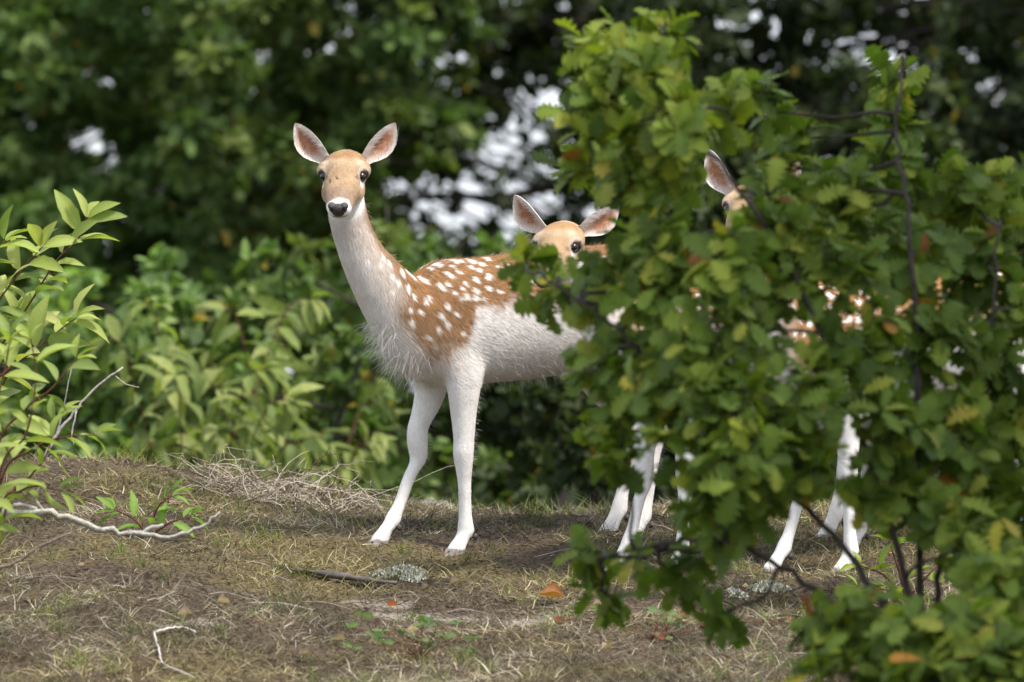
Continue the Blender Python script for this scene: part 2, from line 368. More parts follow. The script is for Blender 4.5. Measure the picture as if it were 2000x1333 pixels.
# ------------------------------------------------------------------ background trees
def bg_tree(name, base_px, Y, clumps, leaf, n_per, cols, label, trunk_r, limbs_to=None, bark=(.05, .042, .035), vset=BG_R, group=None, top=None, droop=0.0, trunk_path=None, cat='tree', extra=None):
    """clumps: (px, py, r_px, dY) leaf masses; limbs run from the trunk to each clump"""
    g = P(base_px, 900, Y); gz = ground_z(g[0], Y); base = np.array([g[0], Y, gz])
    root = empty(name, base, label, cat, group)
    s = .0015 * (CAM_D + Y) / CAM_D
    C = np.array([P(a, b, Y + d) for a, b, r, d in clumps]); Rr = np.array([r * s for a, b, r, d in clumps])
    tp = C[np.argmax(C[:, 2])] if top is None else P(top[0], top[1], Y)
    path = wobble(base - np.array([0, 0, .1]), tp, 9, .10) if trunk_path is None else spline(np.array([base - np.array([0, 0, .1])] + [P(a, b, Y) for a, b in trunk_path]), 14)
    G = Geo(); rad = np.linspace(trunk_r, trunk_r * .25, len(path)); rad[0] *= 1.3
    v, f = tube(path, rad, 9, .08); G.add(v, f, np.array(bark)); link('trunk', G.mesh('trunk', True, base), M_bark, root)
    for c, r in zip(C, Rr):                                            # limbs
        k = np.argmin(np.linalg.norm(path - c, axis=1) + np.maximum(0, path[:, 2] - c[2] + .1) * 2)
        k = max(1, min(k, len(path) - 2)); dlen = np.linalg.norm(c - path[k])
        if dlen < .15 or r < .05: continue
        rr = min(.014, .005 + .006 * dlen)
        G = Geo(); pth = wobble(path[k], c, 7, .06 * dlen); v, f = tube(pth, np.linspace(rr, rr * .3, 7), 6); G.add(v, f, np.array(bark))
        for t in range(3):
            e = c + rng.normal(size=3) * r * .55; v, f = tube(wobble(pth[4 + t % 2], e, 5, .05), np.linspace(rr * .4, .004, 5), 4); G.add(v, f, np.array(bark))
        link('branch', G.mesh('branch', True, base), M_bark, root)
    if extra:
        G = Geo(); v, f = tube(spline(np.array([P(a, b, Y - .3) for a, b in extra]), 20), np.linspace(.045, .014, 20), 8, .1); G.add(v, f, np.array(bark)); link('branch', G.mesh('branch', True, base), M_bark, root)
    Ts, Cs, Ns = [], [], []
    cols = np.array(cols)
    for c, r in zip(C, Rr):
        n = int(n_per * (r / .35) ** 2) + (6 if r < .06 else 0)
        sub = c + norm(rng.normal(size=(max(6, int(n / 28)), 3))) * (r * rng.uniform(.2, 1.0, (max(6, int(n / 28)), 1)) ** .6)
        si = rng.integers(0, len(sub), n)
        p = sub[si] + rng.normal(size=(n, 3)) * np.array([.13, .13, .07]) * (r * .9 + .1)
        Ts.append(p); tint = cols[rng.integers(0, len(cols), len(sub))] * rng.uniform(.75, 1.25, (len(sub), 1))
        Cs.append(tint[si] * rng.uniform(.75, 1.3, (n, 1))); Ns.append(norm(p - c))
    T = np.concatenate(Ts); Cc = np.concatenate(Cs); out = np.concatenate(Ns); n = len(T)
    ax = norm(out * .6 + rng.normal(size=(n, 3)) * .7 + np.array([0, 0, -.25 - droop])); nr = norm(np.array([0, 0, 1.]) + out * .5 + rng.normal(size=(n, 3)) * .55)
    ye = rng.random(n) < .012; Cc[ye] = np.array([.35, .25, .04]) * rng.uniform(.6, 1.2, (ye.sum(), 1))
    merged_leaves('crown', vset, rng.integers(0, len(vset), n), T, leaf_frames(ax, nr), leaf * rng.uniform(.65, 1.25, n), Cc, root, M_leaf, base)
    return root
def field(x0, x1, y0, y1, n, r, dY, holes=(), seed=1, sep=.40):
    g = np.random.default_rng(seed); out = []; tries = 0
    while len(out) < n and tries < n * 90:
        tries += 1; x, y = g.uniform(x0, x1), g.uniform(y0, y1); rr = g.uniform(*r)
        if any(((x - a) / (c + rr * .75)) ** 2 + ((y - b) / (d + rr * .75)) ** 2 < 1 for a, b, c, d in holes): continue
        if any(math.hypot(x - o[0], y - o[1]) < sep * (rr + o[2]) for o in out): continue
        out.append((x, y, rr, g.uniform(*dY)))
    return out
GREEN_L = [(0.1625, 0.251, 0.0684), (0.1921, 0.2879, 0.0837), (0.1256, 0.2067, 0.0609), (0.2365, 0.3175, 0.0988)]
GREEN_M = [(0.0986, 0.1591, 0.0432), (0.1234, 0.1835, 0.0494), (0.0803, 0.1285, 0.037), (0.1603, 0.2019, 0.0555)]
GREEN_D = [(0.0527, 0.0754, 0.0267), (0.0623, 0.0856, 0.0308), (0.0767, 0.0983, 0.036), (0.0431, 0.0598, 0.0256)]
HOLES = [(1045, 255, 45, 68), (1060, 345, 40, 40), (965, 310, 32, 26), (850, 345, 22, 24), (750, 365, 20, 22), (870, 428, 40, 26), (1010, 420, 34, 26),
         (430, 50, 8, 8), (540, 125, 10, 8), (470, 225, 9, 8), (670, 45, 10, 8), (190, 280, 7, 7), (850, 120, 8, 12)]
bg_tree('broadleaf_tree', 120, 18, field(-260, 480, -420, 860, 190, (60, 110), (-1.5, 1.5), HOLES, 3, .30), .078, 900, GREEN_L,
        'dense light green leafy tree behind the cherry sapling', .10, group='trees behind the mound')
bg_tree('broadleaf_tree', 560, 16.5, field(360, 900, -380, 640, 130, (50, 90), (-1.4, 1.2), HOLES, 11, .33), .085, 1050, GREEN_M,
        'leafy tree with small sky gaps behind the upright doe head', .11, group='trees behind the mound')
bg_tree('oak_tree', 1010, 19, field(620, 1420, -380, 660, 125, (38, 75), (-1.0, 1.2), HOLES, 17) + [(1000, 60, 60, 0), (1045, 120, 50, .3), (960, 130, 50, 0), (1070, 30, 60, 0), (975, 205, 35, 0), (930, 40, 60, .2)] + field(700, 1150, 150, 520, 46, (9, 20), (-1.0, 1.2), (), 19, 1.0), .08, 900, GREEN_D,
        'open oak tree with dark slanting bough and bright sky gaps', .09, extra=[(1215, 430), (1150, 365), (1090, 362), (980, 385), (860, 384), (740, 402)], vset=BG_O, trunk_path=[(1180, 560), (1260, 330), (1330, 100), (1300, -250)], group='trees behind the mound')
HR = [(1440, 45, 7, 7), (1735, 45, 15, 12), (1810, 110, 8, 12), (1670, 60, 6, 6), (1900, 60, 8, 8), (1590, 85, 5, 5), (1930, 120, 7, 10), (1500, 25, 5, 5)]
bg_tree('oak_tree', 1600, 15.5, field(1270, 2260, -420, 460, 150, (46, 85), (-1.3, 1.3), HR, 23, .34) + [(1720, 5, 55, 0), (1790, 35, 50, .3), (1880, 10, 55, 0), (1965, 40, 55, .2), (1930, 100, 42, 0), (1760, 85, 35, .4), (1850, 70, 40, -.3)] + field(1350, 2050, -20, 300, 30, (10, 20), (-1.0, 1.0), (), 29, 1.0), .08, 900, GREEN_D,
        'dark oak with thick trunk shading the ground behind the oak bush', .14, vset=BG_O, trunk_path=[(1580, 500), (1560, 250), (1545, 60), (1530, -250)], group='trees behind the mound')
# shrubs below the trees
bg_tree('shrub', 760, 9.5, field(520, 1010, 520, 960, 26, (60, 100), (-.7, .7), (), 31), .075, 900, GREEN_M, 'rounded green shrub behind the chest of the upright doe', .04, group='shrubs behind the mound', cat='shrub')
bg_tree('shrub', 1120, 8.0, field(940, 1330, 640, 990, 18, (55, 90), (-.6, .6), (), 37), .075, 900, GREEN_D, 'dark low shrub between the two does behind the crest', .04, group='shrubs behind the mound', vset=BG_O, cat='shrub')
bg_tree('shrub', 1600, 8.5, field(1300, 2200, 380, 1000, 48, (70, 110), (-.7, .7), (), 41), .08, 900, GREEN_D, 'broad dark shrub behind the herd and the oak bush', .05, group='shrubs behind the mound', vset=BG_O, cat='shrub')
bg_tree('shrub', 130, 9.0, field(-250, 330, 560, 960, 24, (60, 105), (-.7, .7), (), 43), .075, 900, GREEN_L, 'light green shrub behind the leafy cherry sapling', .04, group='shrubs behind the mound', cat='shrub')
bg_tree('shrub', 480, 7.5, field(250, 720, 700, 980, 18, (55, 85), (-.5, .5), (), 47), .075, 900, GREEN_M, 'green shrub rising behind the heap of dead bramble stems', .03, group='shrubs behind the mound', cat='shrub')
# far wood that closes the horizon
def far_wood():
    n = 8000; x = rng.uniform(-26, 26, n); y = rng.uniform(44, 54, n); hmax = -.9 + 1.75 + .8 * fbm2(x * .35, y * .1, 71); z = -.95 + (hmax + .95) * rng.random(n) ** .8
    T = np.stack([x, y, z], -1); ax = norm(rng.normal(size=(n, 3))); nr = norm(np.array([0, -.5, 1]) + rng.normal(size=(n, 3)) * .5)
    C = np.array(GREEN_D)[rng.integers(0, 4, n)] * rng.uniform(.7, 1.3, (n, 1))
    o = merged_leaves('far_wood', BG_R, rng.integers(0, 5, n), T, leaf_frames(ax, nr), rng.uniform(.3, .5, n), C, None, M_leaf, (0, 0, 0))
    tag(o, 'low dark line of distant wood closing the gap under the trees', 'wood')
far_wood()

# ------------------------------------------------------------------ cherry saplings (lance-shaped leaves)
def sapling(name, base, stems, label, leaf_len, cols, group=None, stem_col=(.12, .045, .03), stem_r=.0045, spacing=.03, droop=.5, merged=False, cat='sapling', face=(0, -.5, .8)):
    """stems: list of polylines (world points). One leaf object for each leaf"""
    base = np.asarray(base, float); root = empty(name, base, label, cat, group)
    cols = np.array(cols); MESH = None if merged else leaf_meshes('cherry_leaf', CHERRY[:4], cols, 1.25)
    LT, LR, LS, LC = [], [], [], []
    for st in stems:
        st = np.asarray(st, float); ln = np.linalg.norm(np.diff(st, axis=0), axis=1).sum(); n = max(8, int(ln / .02)); p = spline(st, n)
        G = Geo(); v, f = tube(p, np.linspace(stem_r, stem_r * .35, n), 6, .05); G.add(v, f, np.array(stem_col)); link('stem', G.mesh('stem', True, base), M_bark, root)
        acc = 0; side = rng.uniform(0, 6)
        tg = norm(np.gradient(p, axis=0))
        for i in range(int(n * .18), n):
            acc += np.linalg.norm(p[i] - p[i - 1])
            if acc < spacing and i < n - 1: continue
            acc = 0; side += 2.4
            t = tg[i]; a = norm(np.cross(t, np.array([.2, 1, .1]))); b = np.cross(t, a)
            k = 3 if i == n - 1 else 1
            for j in range(k):
                sd_ = side + j * 2.1; out = a * math.cos(sd_) * 1.0 + b * math.sin(sd_) * .8
                ax = norm(out * .9 + t * (.55 if k == 1 else 1.1) + np.array([0, 0, -.75 if merged else .12]) + rng.normal(size=3) * .15)
                nr = norm(np.array(face) * .8 + np.array([0, 0, .4]) + rng.normal(size=3) * .35)
                LT.append(p[i] + out * stem_r); LR.append(leaf_frames(ax, nr - ax * droop * -.2)); s = leaf_len * rng.uniform(.6, 1.15) * (1 if i < n - 1 else .75)
                LS.append(s); LC.append(rng.integers(0, len(cols)))
    if merged:
        T = np.array(LT); merged_leaves('foliage', CHERRY, rng.integers(0, 8, len(T)), T, np.array(LR), np.array(LS), cols[np.array(LC)] * rng.uniform(.8, 1.2, (len(T), 1)), root, M_leaf, base)
    else:
        for T, R_, S, c in zip(LT, LR, LS, LC): place_leaf(MESH[c][int(rng.integers(0, 4))], root, T, R_, S, base)
    return root
CH_COLS = [(0.268, 0.3226, 0.0774), (0.3262, 0.3849, 0.1031), (0.198, 0.2601, 0.0671), (0.3845, 0.4058, 0.134)]
def pp(lst, Y): return [P(a, b, Y + (c[0] if c else 0)) for a, b, *c in lst]
b0 = P(-70, 900, -.25); b0[2] = ground_z(b0[0], b0[1])
sapling('cherry_sapling', b0, [
    [b0] + pp([(-60, 760), (10, 665), (60, 590), (110, 510), (150, 470), (170, 425)], -.25),
    [b0] + pp([(-90, 740), (-40, 640), (10, 570), (50, 520), (85, 480)], -.3),
    [b0] + pp([(-60, 800), (0, 735), (60, 690), (110, 650), (150, 620)], -.45),
    [b0] + pp([(-80, 850), (-20, 800), (30, 690), (40, 620)], -.15),
    [b0] + pp([(-100, 700), (-60, 600), (-30, 520), (10, 470)], -.35)],
    'tall cherry sapling with red stems and upright pale green leaves', .145, CH_COLS, 'cherry saplings', spacing=.027)
b1 = P(-30, 1000, -1.9); b1[2] = ground_z(b1[0], b1[1])
sapling('cherry_sapling', b1, [
    [b1] + pp([(-10, 900), (50, 800), (100, 760), (150, 700)], -1.9), [b1] + pp([(0, 950), (60, 880), (120, 855), (185, 850)], -1.8),
    [b1] + pp([(0, 930), (50, 850), (70, 740), (60, 660)], -2.0), [b1] + pp([(10, 1000), (60, 930), (90, 890), (110, 820)], -1.7),
    [b1] + pp([(-30, 900), (-10, 800), (10, 720), (20, 660)], -2.1), [b1] + pp([(0, 1000), (40, 960), (75, 950), (120, 960)], -1.75)],
    'low soft-edged cherry sapling with hanging leaves beside the dead grey branch', .12, CH_COLS[:3], 'cherry saplings', spacing=.036, droop=1.0)
b2 = on_ground(290, 1050)
sapling('cherry_seedling', b2, [[b2] + [b2 + np.array(q) for q in ([.01, 0, .04], [.03, -.02, .09], [.07, -.03, .12])], [b2, b2 + np.array([.06, 0, .04]), b2 + np.array([.12, .02, .06])],
    [b2, b2 + np.array([-.04, 0, .05]), b2 + np.array([-.10, 0, .08])]],
    'small cherry seedling growing through the dead grey branch', .095, [(.15, .26, .05), (.19, .30, .06)], 'cherry seedlings', spacing=.03, cat='seedling')
b3 = on_ground(1770, 1175)
sapling('cherry_seedling', b3, [[b3, b3 + np.array([-.02, 0, .08]), b3 + np.array([-.05, -.02, .17])], [b3, b3 + np.array([-.06, 0, .07]), b3 + np.array([-.13, 0, .10])],
    [b3, b3 + np.array([.05, 0, .06]), b3 + np.array([.09, 0, .10])], [b3, b3 + np.array([-.05, -.03, .03]), b3 + np.array([-.14, -.04, .04])]],
    'yellow green cherry seedling beside the oak bush stems', .10, [(.22, .30, .06), (.28, .33, .07), (.17, .25, .05)], 'cherry seedlings', spacing=.035, cat='seedling')
def cherry_bush(px, Y, top, nst, label, spread, seed):
    g = P(px, 900, Y); base = np.array([g[0], Y, ground_z(g[0], Y)]); st = []
    for k in range(nst):
        h = (P(0, top, Y)[2] - base[2]) * rng.uniform(.55, 1.0); dx = rng.uniform(-1, 1) * spread; dy = rng.uniform(-.4, .4)
        st.append([base, base + np.array([dx * .3, dy * .4, h * .4]), base + np.array([dx * .7, dy * .8, h * .8]), base + np.array([dx, dy, h]), base + np.array([dx * 1.25, dy - .03, h * 1.03])])
    sapling('cherry_bush', base, st, label, .15, [(.17, .215, .05), (.22, .265, .065), (.27, .30, .09), (.12, .165, .04)], 'cherry bushes behind the mound', spacing=.028, merged=True, cat='bush')
cherry_bush(370, 6.2, 600, 13, 'bushy cherry with arching leaf sprays behind the dead twig', .36, 1)
cherry_bush(560, 6.8, 610, 13, 'yellow green cherry bush behind the heap of dead bramble stems', .36, 2)

# ------------------------------------------------------------------ fallow deer
SPOTS_ZOOM = [(428,372),(497,385),(567,385),(643,417),(700,435),(730,470),(770,385),(850,410),(893,388),(962,402),(975,440),(850,352),(945,352),(1000,362),(1040,362),
 (1110,372),(1150,392),(1220,355),(1255,302),(1190,320),(1245,412),(1305,390),(1110,425),(1070,410),(1150,470),(1060,490),(985,510),(890,515),(850,530),(790,490),(910,455),
 (1125,545),(1185,565),(1285,538),(1390,505),(1035,560),(960,540),(905,570),(975,595),(1030,605),(1080,615),(940,610),(780,600),(755,630),(870,655),(910,710),(660,560),(595,510),
 (490,475),(570,465),(555,575),(665,690),(720,695),(820,720),(845,775),(800,810),(670,770),(945,840),(760,860),(660,530),(640,440),(530,345),(720,330),(1080,335),(690,600)]
SPOTS = []
for a, b in SPOTS_ZOOM:
    px, py = 620 + a / 3.333, 400 + b / 3.333; X = (px - 1000) * .0015; x = -(X + .168) / .8
    s = .0015 * (CAM_D - .6 * x - .09) / CAM_D; SPOTS.append((x, CAM_Z + (666.5 - py) * s))
g2 = np.random.default_rng(5)
while len(SPOTS) < 108:
    x, z = g2.uniform(-.88, -.45), g2.uniform(.70, .87)
    if all(math.hypot(x - a, z - b) > .034 for a, b in SPOTS): SPOTS.append((x, z))
SPOTS = np.array(SPOTS); SPOT_R = g2.uniform(.009, .014, len(SPOTS)); SPOT_R[:60] = g2.uniform(.0075, .0118, 60)

C_BROWN = np.array([.34, .178, .072]); C_TAN = np.array([.50, .33, .19]); C_WHITE = np.array([.86, .83, .79]); C_DARK = np.array([.13, .06, .03])
ZBX = [-.95, -.85, -.3, -.08, -.05, .015, .08, .12, .17, .2, .25, .3, .36]; ZBZ = [.60, .69, .715, .69, .61, .565, .57, .61, .69, .78, .87, .96, 1.05]

def loft(st, n=40, seg=22):
    """st rows: centre xyz, side axis xyz, up axis xyz, side radius, up radius, down radius"""
    S = spline(np.array(st, float), n); S[:, 9:] = np.maximum(S[:, 9:], .004)
    c, u, v = S[:, :3], norm(S[:, 3:6]), norm(S[:, 6:9]); ang = np.linspace(0, 2 * np.pi, seg, endpoint=False)
    cu, sv = np.cos(ang), np.sin(ang); rv = np.where(sv[None] > 0, S[:, 10:11], S[:, 11:12])
    V = c[:, None] + u[:, None] * (S[:, 9:10] * cu)[..., None] + v[:, None] * (rv * sv)[..., None]
    V = V.reshape(-1, 3); i = np.arange(n - 1)[:, None] * seg; j = np.arange(seg)[None]; j2 = (j + 1) % seg
    f = np.stack([i + j, i + j2, i + seg + j2, i + seg + j], -1).reshape(-1, 4)
    V = np.vstack([V, c[:1], c[-1:]]); a, b = n * seg, n * seg + 1
    cap = np.concatenate([np.stack([np.full(seg, a), j2[0], j[0]], -1), np.stack([np.full(seg, b), (n - 1) * seg + j[0], (n - 1) * seg + j2[0]], -1)])
    return V, [f, cap]
def ellipsoid(c, axes, r, seg=16):
    a = np.linspace(-1, 1, 10); st = []
    for t in a:
        k = math.sqrt(max(0.0, 1 - t * t)) + .02
        st.append(list(np.asarray(c) + np.asarray(axes[0]) * t * r[0]) + list(axes[1]) + list(axes[2]) + [r[1] * k, r[2] * k, r[2] * k])
    return loft(st, 14, seg)

def build_deer(name, loc, yaw, neck, head_c, nose_dir, fl, fr, hl, hr, label, hairs, group, ear_dirs, body_tilt=0.0):
    """model space: +X forward, +Y the animal's left, +Z up. fl.. = (x, y, z) of each hoof; neck rows: x, y, z, side, depth"""
    G = Geo(); W0 = np.zeros(3)
    ang = yaw; ca, sa = math.cos(ang), math.sin(ang)
    w2m = lambda v: np.array([v[0] * ca + v[1] * sa, -v[0] * sa + v[1] * ca, v[2]])
    X, Yv, Z = np.eye(3)
    tor = [(.165, .60, .03, .03, .04), (.135, .612, .06, .065, .08), (.09, .635, .09, .115, .13), (.03, .65, .108, .165, .165), (-.04, .658, .117, .186, .188), (-.15, .662, .128, .188, .186),
           (-.30, .675, .138, .19, .19), (-.45, .69, .138, .19, .19), (-.58, .71, .128, .178, .17), (-.70, .725, .122, .168, .15), (-.80, .725, .105, .14, .14), (-.87, .715, .07, .09, .10), (-.895, .71, .03, .04, .05)]
    v, f = loft([[x, 0, z, 0, 1, 0, 0, 0, 1, w_, u_, d_] for x, z, w_, u_, d_ in tor], 48, 28); G.add(v, f, W0)
    # neck
    nk = np.array(neck, float); dirs = norm(np.gradient(nk[:, :3], axis=0)); rows = []
    for r, d in zip(nk, dirs):
        up = norm(np.cross(d, Yv)) * 1.0; up = up if up[0] < 0 else -up; sd_ = norm(np.cross(up, d)); rows.append(list(r[:3]) + list(sd_) + list(up) + [r[3], r[4], r[4]])
    v, f = loft(rows, 36, 22); G.add(v, f, W0)
    # head
    F = norm(w2m(np.array(nose_dir))); S = norm(np.cross(Z, F)); U = np.cross(F, S); H = np.array(head_c, float)
    hd = [(-.105, .0, .030, .022, .028), (-.085, .0, .052, .038, .05), (-.045, .0, .069, .051, .062), (.0, .0, .066, .053, .068), (.035, -.004, .053, .050, .070), (.075, -.012, .053, .041, .060),
          (.11, -.019, .046, .034, .047), (.14, -.024, .041, .030, .040), (.163, -.027, .040, .028, .035), (.182, -.029, .033, .021, .026), (.190, -.029, .018, .012, .014)]
    v, f = loft([list(H + F * a + U * b) + list(S) + list(U) + [c, d, e] for a, b, c, d, e in hd], 40, 24); G.add(v, f, W0)
    for s_ in (-1, 1):                                                 # brow ridges, cheeks
        v, f = ellipsoid(H + F * -.008 + S * s_ * .054 + U * .010, (F, S, U), (.034, .025, .026)); G.add(v, f, W0)
        v, f = ellipsoid(H + F * .035 + S * s_ * .041 + U * -.034, (F, S, U), (.058, .022, .03)); G.add(v, f, W0)
    for s_ in (-1, 1):
        v, f = ellipsoid((-.045, s_ * .07, .625), (X, Yv, Z), (.10, .048, .15)); G.add(v, f, W0)
        v, f = ellipsoid((-.70, s_ * .06, .66), (X, Yv, Z), (.14, .06, .15)); G.add(v, f, W0)
    # legs
    def leg(rows):
        v, f = loft([[x, y, z, 0, 1, 0, 1, 0, 0, ry, rx, rx] for x, y, z, rx, ry in rows], 44, 16); G.add(v, f, W0)
    def front(s, foot, sh=(-.03, .60), el=(-.065, .485)):
        fx, fy, fz = foot; y = fy; ky = fy; el = (el[0], el[1]); k = .34
        kx, kz = el[0] * (1 - k) + (fx - .03) * k + .004, .275 + fz
        L = lambda t: (kx * (1 - t) + (fx - .02) * t)
        leg([(sh[0] + .01, s * .045, sh[1] + .06, .06, .04), (sh[0], s * .060, sh[1], .085, .048), (el[0], s * .074, el[1] + .03, .070, .046), (el[0] * .9 + kx * .1, .5 * (s * .08 + y), el[1] - .03, .054, .042), (el[0] * .5 + kx * .5, y, .40, .042, .035),
             (kx, y, kz + .055, .0325, .029), (kx + .002, y, kz + .01, .0315, .029), (kx, y, kz - .04, .025, .023), (L(.3), y, kz * .7, .0205, .0185), (L(.62), y, fz + .115, .0195, .018),
             (L(.85), y, fz + .075, .024, .022), (L(.93), y, fz + .055, .026, .024), (fx - .003, y, fz + .032, .023, .024), (fx + .012, y, fz + .012, .027, .027), (fx + .018, y, fz - .004, .028, .028)])
    def hind(s, foot):
        fx, fy, fz = foot; y = fy; b = -.71
        leg([(b + .06, s * .07, .70, .12, .05), (b + .05, s * .088, .60, .115, .058), (b + .06, s * .092, .52, .085, .05), (b + .015, s * .09, .455, .06, .042), ((b + fx) / 2 - .03, y, .395, .043, .033),
             (fx - .075, y, .345 + fz * .5, .035, .027), (fx - .07, y, .305 + fz * .6, .033, .026), (fx - .06, y, .25 + fz * .7, .024, .02), (fx - .04, y, fz + .13, .0205, .018),
             (fx - .028, y, fz + .085, .024, .021), (fx - .022, y, fz + .06, .027, .024), (fx - .004, y, fz + .034, .023, .024), (fx + .012, y, fz + .012, .027, .027), (fx + .018, y, fz - .004, .028, .028)])
    front(1, fl); front(-1, fr); hind(1, hl); hind(-1, hr)
    v, f = loft([[-.87 + a, 0, b, 0, 1, 0, 1, 0, 0, c, c, c] for a, b, c in [(0, .80, .03), (-.035, .77, .026), (-.05, .70, .022), (-.05, .63, .014)]], 14, 10); G.add(v, f, W0)   # tail
    # fuse to one continuous skin
    me0 = G.mesh(name + '_raw'); bm = bmesh.new(); bm.from_mesh(me0); bmesh.ops.recalc_face_normals(bm, faces=bm.faces); bm.to_mesh(me0); bm.free()
    tmp = bpy.data.objects.new('tmp', me0); COL.objects.link(tmp)
    md = tmp.modifiers.new('r', 'REMESH'); md.mode = 'VOXEL'; md.voxel_size = .0052 if hairs > 60000 else .0085; md.use_smooth_shade = True
    ms = tmp.modifiers.new('s', 'SMOOTH'); ms.factor = .5; ms.iterations = 7
    dg = bpy.context.evaluated_depsgraph_get(); me = bpy.data.meshes.new_from_object(tmp.evaluated_get(dg))
    bpy.data.objects.remove(tmp); bpy.data.meshes.remove(me0); me.name = name + '_body'
    nv = len(me.vertices); co = np.empty(nv * 3, np.float32); me.vertices.foreach_get('co', co); co = co.reshape(-1, 3).astype(float)
    nrm = np.empty(nv * 3, np.float32); me.vertices.foreach_get('normal', nrm); nrm = nrm.reshape(-1, 3).astype(float)
    ed_ = np.empty(len(me.edges) * 2, np.int32); me.edges.foreach_get('vertices', ed_); ed_ = ed_.reshape(-1, 2)          # relax the joins of trunk, shoulder and thigh
    deg = np.bincount(ed_.ravel(), minlength=nv)[:, None]; wt = smooth(.40, .48, co[:, 2]) * smooth(.13, .2, np.linalg.norm(co - H, axis=1))
    for it in range(45):
        av = np.zeros_like(co)
        for k in range(3): av[:, k] = np.bincount(ed_[:, 0], co[ed_[:, 1], k], nv) + np.bincount(ed_[:, 1], co[ed_[:, 0], k], nv)
        co += (av / np.maximum(deg, 1) - co) * (.6 * wt)[:, None]
    me.vertices.foreach_set('co', co.astype(np.float32).ravel()); me.update(); me.vertices.foreach_get('normal', (_nb := np.empty(nv * 3, np.float32))); nrm = _nb.reshape(-1, 3).astype(float)
    nkp = nk[:, :3]
    def neck_off(p):      # how far a point lies on the nape side of the neck axis, in neck radii
        z = p[:, 2]; o = np.argsort(nkp[:, 2]); cx = np.interp(z, nkp[o, 2], nkp[o, 0]); r = np.interp(z, nkp[o, 2], nk[o, 4]); return (cx - p[:, 0]) / r
    def coat(p, n):
        x, y, z = p.T; wob = (noise3(p * 22, 2) - .5) * .05 + (noise3(p * 70, 3) - .5) * .02
        hl_ = p - H; hf, hs, hu = hl_ @ F, hl_ @ S, hl_ @ U
        zb = np.interp(x, ZBX, ZBZ)
        isneck = smooth(.10, .20, x) * smooth(.66, .74, z)
        br = smooth(-.034, .034, z - zb + wob * 1.2 + (noise3(p * np.array([60, 60, 160]), 12) - .5) * .022)
        no = neck_off(p); brn = smooth(.10, .80, no + wob * 6)
        br = br * (1 - isneck) + brn * isneck
        br *= smooth(-.2, .1, n[:, 2] + .55 + (z - .55) * .5)
        brown = C_BROWN * (.8 + .4 * noise3(p * np.array([25, 60, 60]), 5))[:, None]
        ns = isneck[:, None]; brown = brown * (1 - .75 * ns) + (C_TAN * .8) * .75 * ns
        low = (smooth(.72, .57, z) * .45)[:, None]; brown = brown * (1 - low) + C_TAN * low
        white = C_WHITE * (.93 + .1 * noise3(p * 30, 8))[:, None]
        tanwash = (np.clip(smooth(-.13, .0, z - zb) * .3 * smooth(-.1, .05, x) + isneck * .14, 0, 1))[:, None]; white = white * (1 - tanwash) + C_TAN * tanwash
        c = white * (1 - br[:, None]) + brown * br[:, None]
        # dark line along the spine
        sp = np.exp(-(y / .016) ** 2) * smooth(.80, .84, z) * smooth(.1, -.05, x); c = c * (1 - .6 * sp[:, None]) + C_DARK * .6 * sp[:, None]
        # white spots
        q = np.stack([x + wob * .25, z + (noise3(p * 90, 4) - .5) * .012], -1); sl = .2 + .9 * smooth(-.15, .1, x)
        body = (np.abs(y) > .012) & (x > -.92) & (x < .27) & (z > .56)
        m = np.zeros(len(p)); 
        for (a, b), r in zip(SPOTS, SPOT_R):
            ddx, ddz = q[:, 0] - a, q[:, 1] - b; s1 = ddx * np.cos(sl) + ddz * np.sin(sl); s2 = -ddx * np.sin(sl) + ddz * np.cos(sl)
            m = np.maximum(m, smooth(1.2, .6, np.hypot(s1 / (r * 1.12), s2 / (r * .86 * (1 - .45 * smooth(.80, .86, b))))))
        m *= body; c = c * (1 - m[:, None]) + C_WHITE * m[:, None]
        # head
        ih = smooth(-.10, -.055, hf) * smooth(.125, .105, np.abs(hs)) * (hu > -.13) * (hf < .25) * smooth(-.10, -.06, hu + .35 * hf)
        hc = np.tile(np.array([.42, .285, .168]), (len(p), 1))
        cr = (smooth(.006, -.014, hf + 3.2 * hs ** 2 + (noise3(p * 50, 15) - .5) * .012) * smooth(.02, .04, hu))[:, None]; hc = hc * (1 - cr) + np.array([.34, .205, .10]) * cr
        lt = (np.exp(-((hf - .015) / .012) ** 2) * smooth(.02, .04, hu) * .5)[:, None]; hc = hc * (1 - lt) + np.array([.50, .37, .24]) * lt
        gr = (smooth(.085, .125, hf) * smooth(.166, .152, hf) * smooth(-.03, .0, hu + .01) * .7)[:, None]; hc = hc * (1 - gr) + np.array([.27, .19, .14]) * gr
        gr = (smooth(.06, .10, hf) * smooth(.15, .13, hf) * smooth(.03, .045, np.abs(hs)) * smooth(-.05, -.03, hu) * .45)[:, None]; hc = hc * (1 - gr) + np.array([.30, .20, .12]) * gr
        hc = hc * (1 + .28 * (noise3(p * 55, 16) - .5) + .12 * (noise3(p * 140, 17) - .5))[:, None]
        for s_ in (-1, 1):                                              # dark tear line below the inner corner of the eye
            tl = (smooth(.0055, .002, np.abs((hs * s_ - .052) + .35 * (hf - .03))) * smooth(.026, .034, hf) * smooth(.066, .052, hf) * (np.abs(hu) < .03) * .7)[:, None]; hc = hc * (1 - tl) + np.array([.14, .09, .06]) * tl
            bl = (np.exp(-(((hf + .006) / .016) ** 2 + ((hs - s_ * .046) / .014) ** 2)) * smooth(.02, .035, hu) * .65)[:, None]; hc = hc * (1 - bl) + np.array([.62, .50, .37]) * bl
        un = smooth(-.036, -.052, hu + (noise3(p * 60, 6) - .5) * .012)[:, None]; hc = hc * (1 - un) + C_WHITE * .95 * un
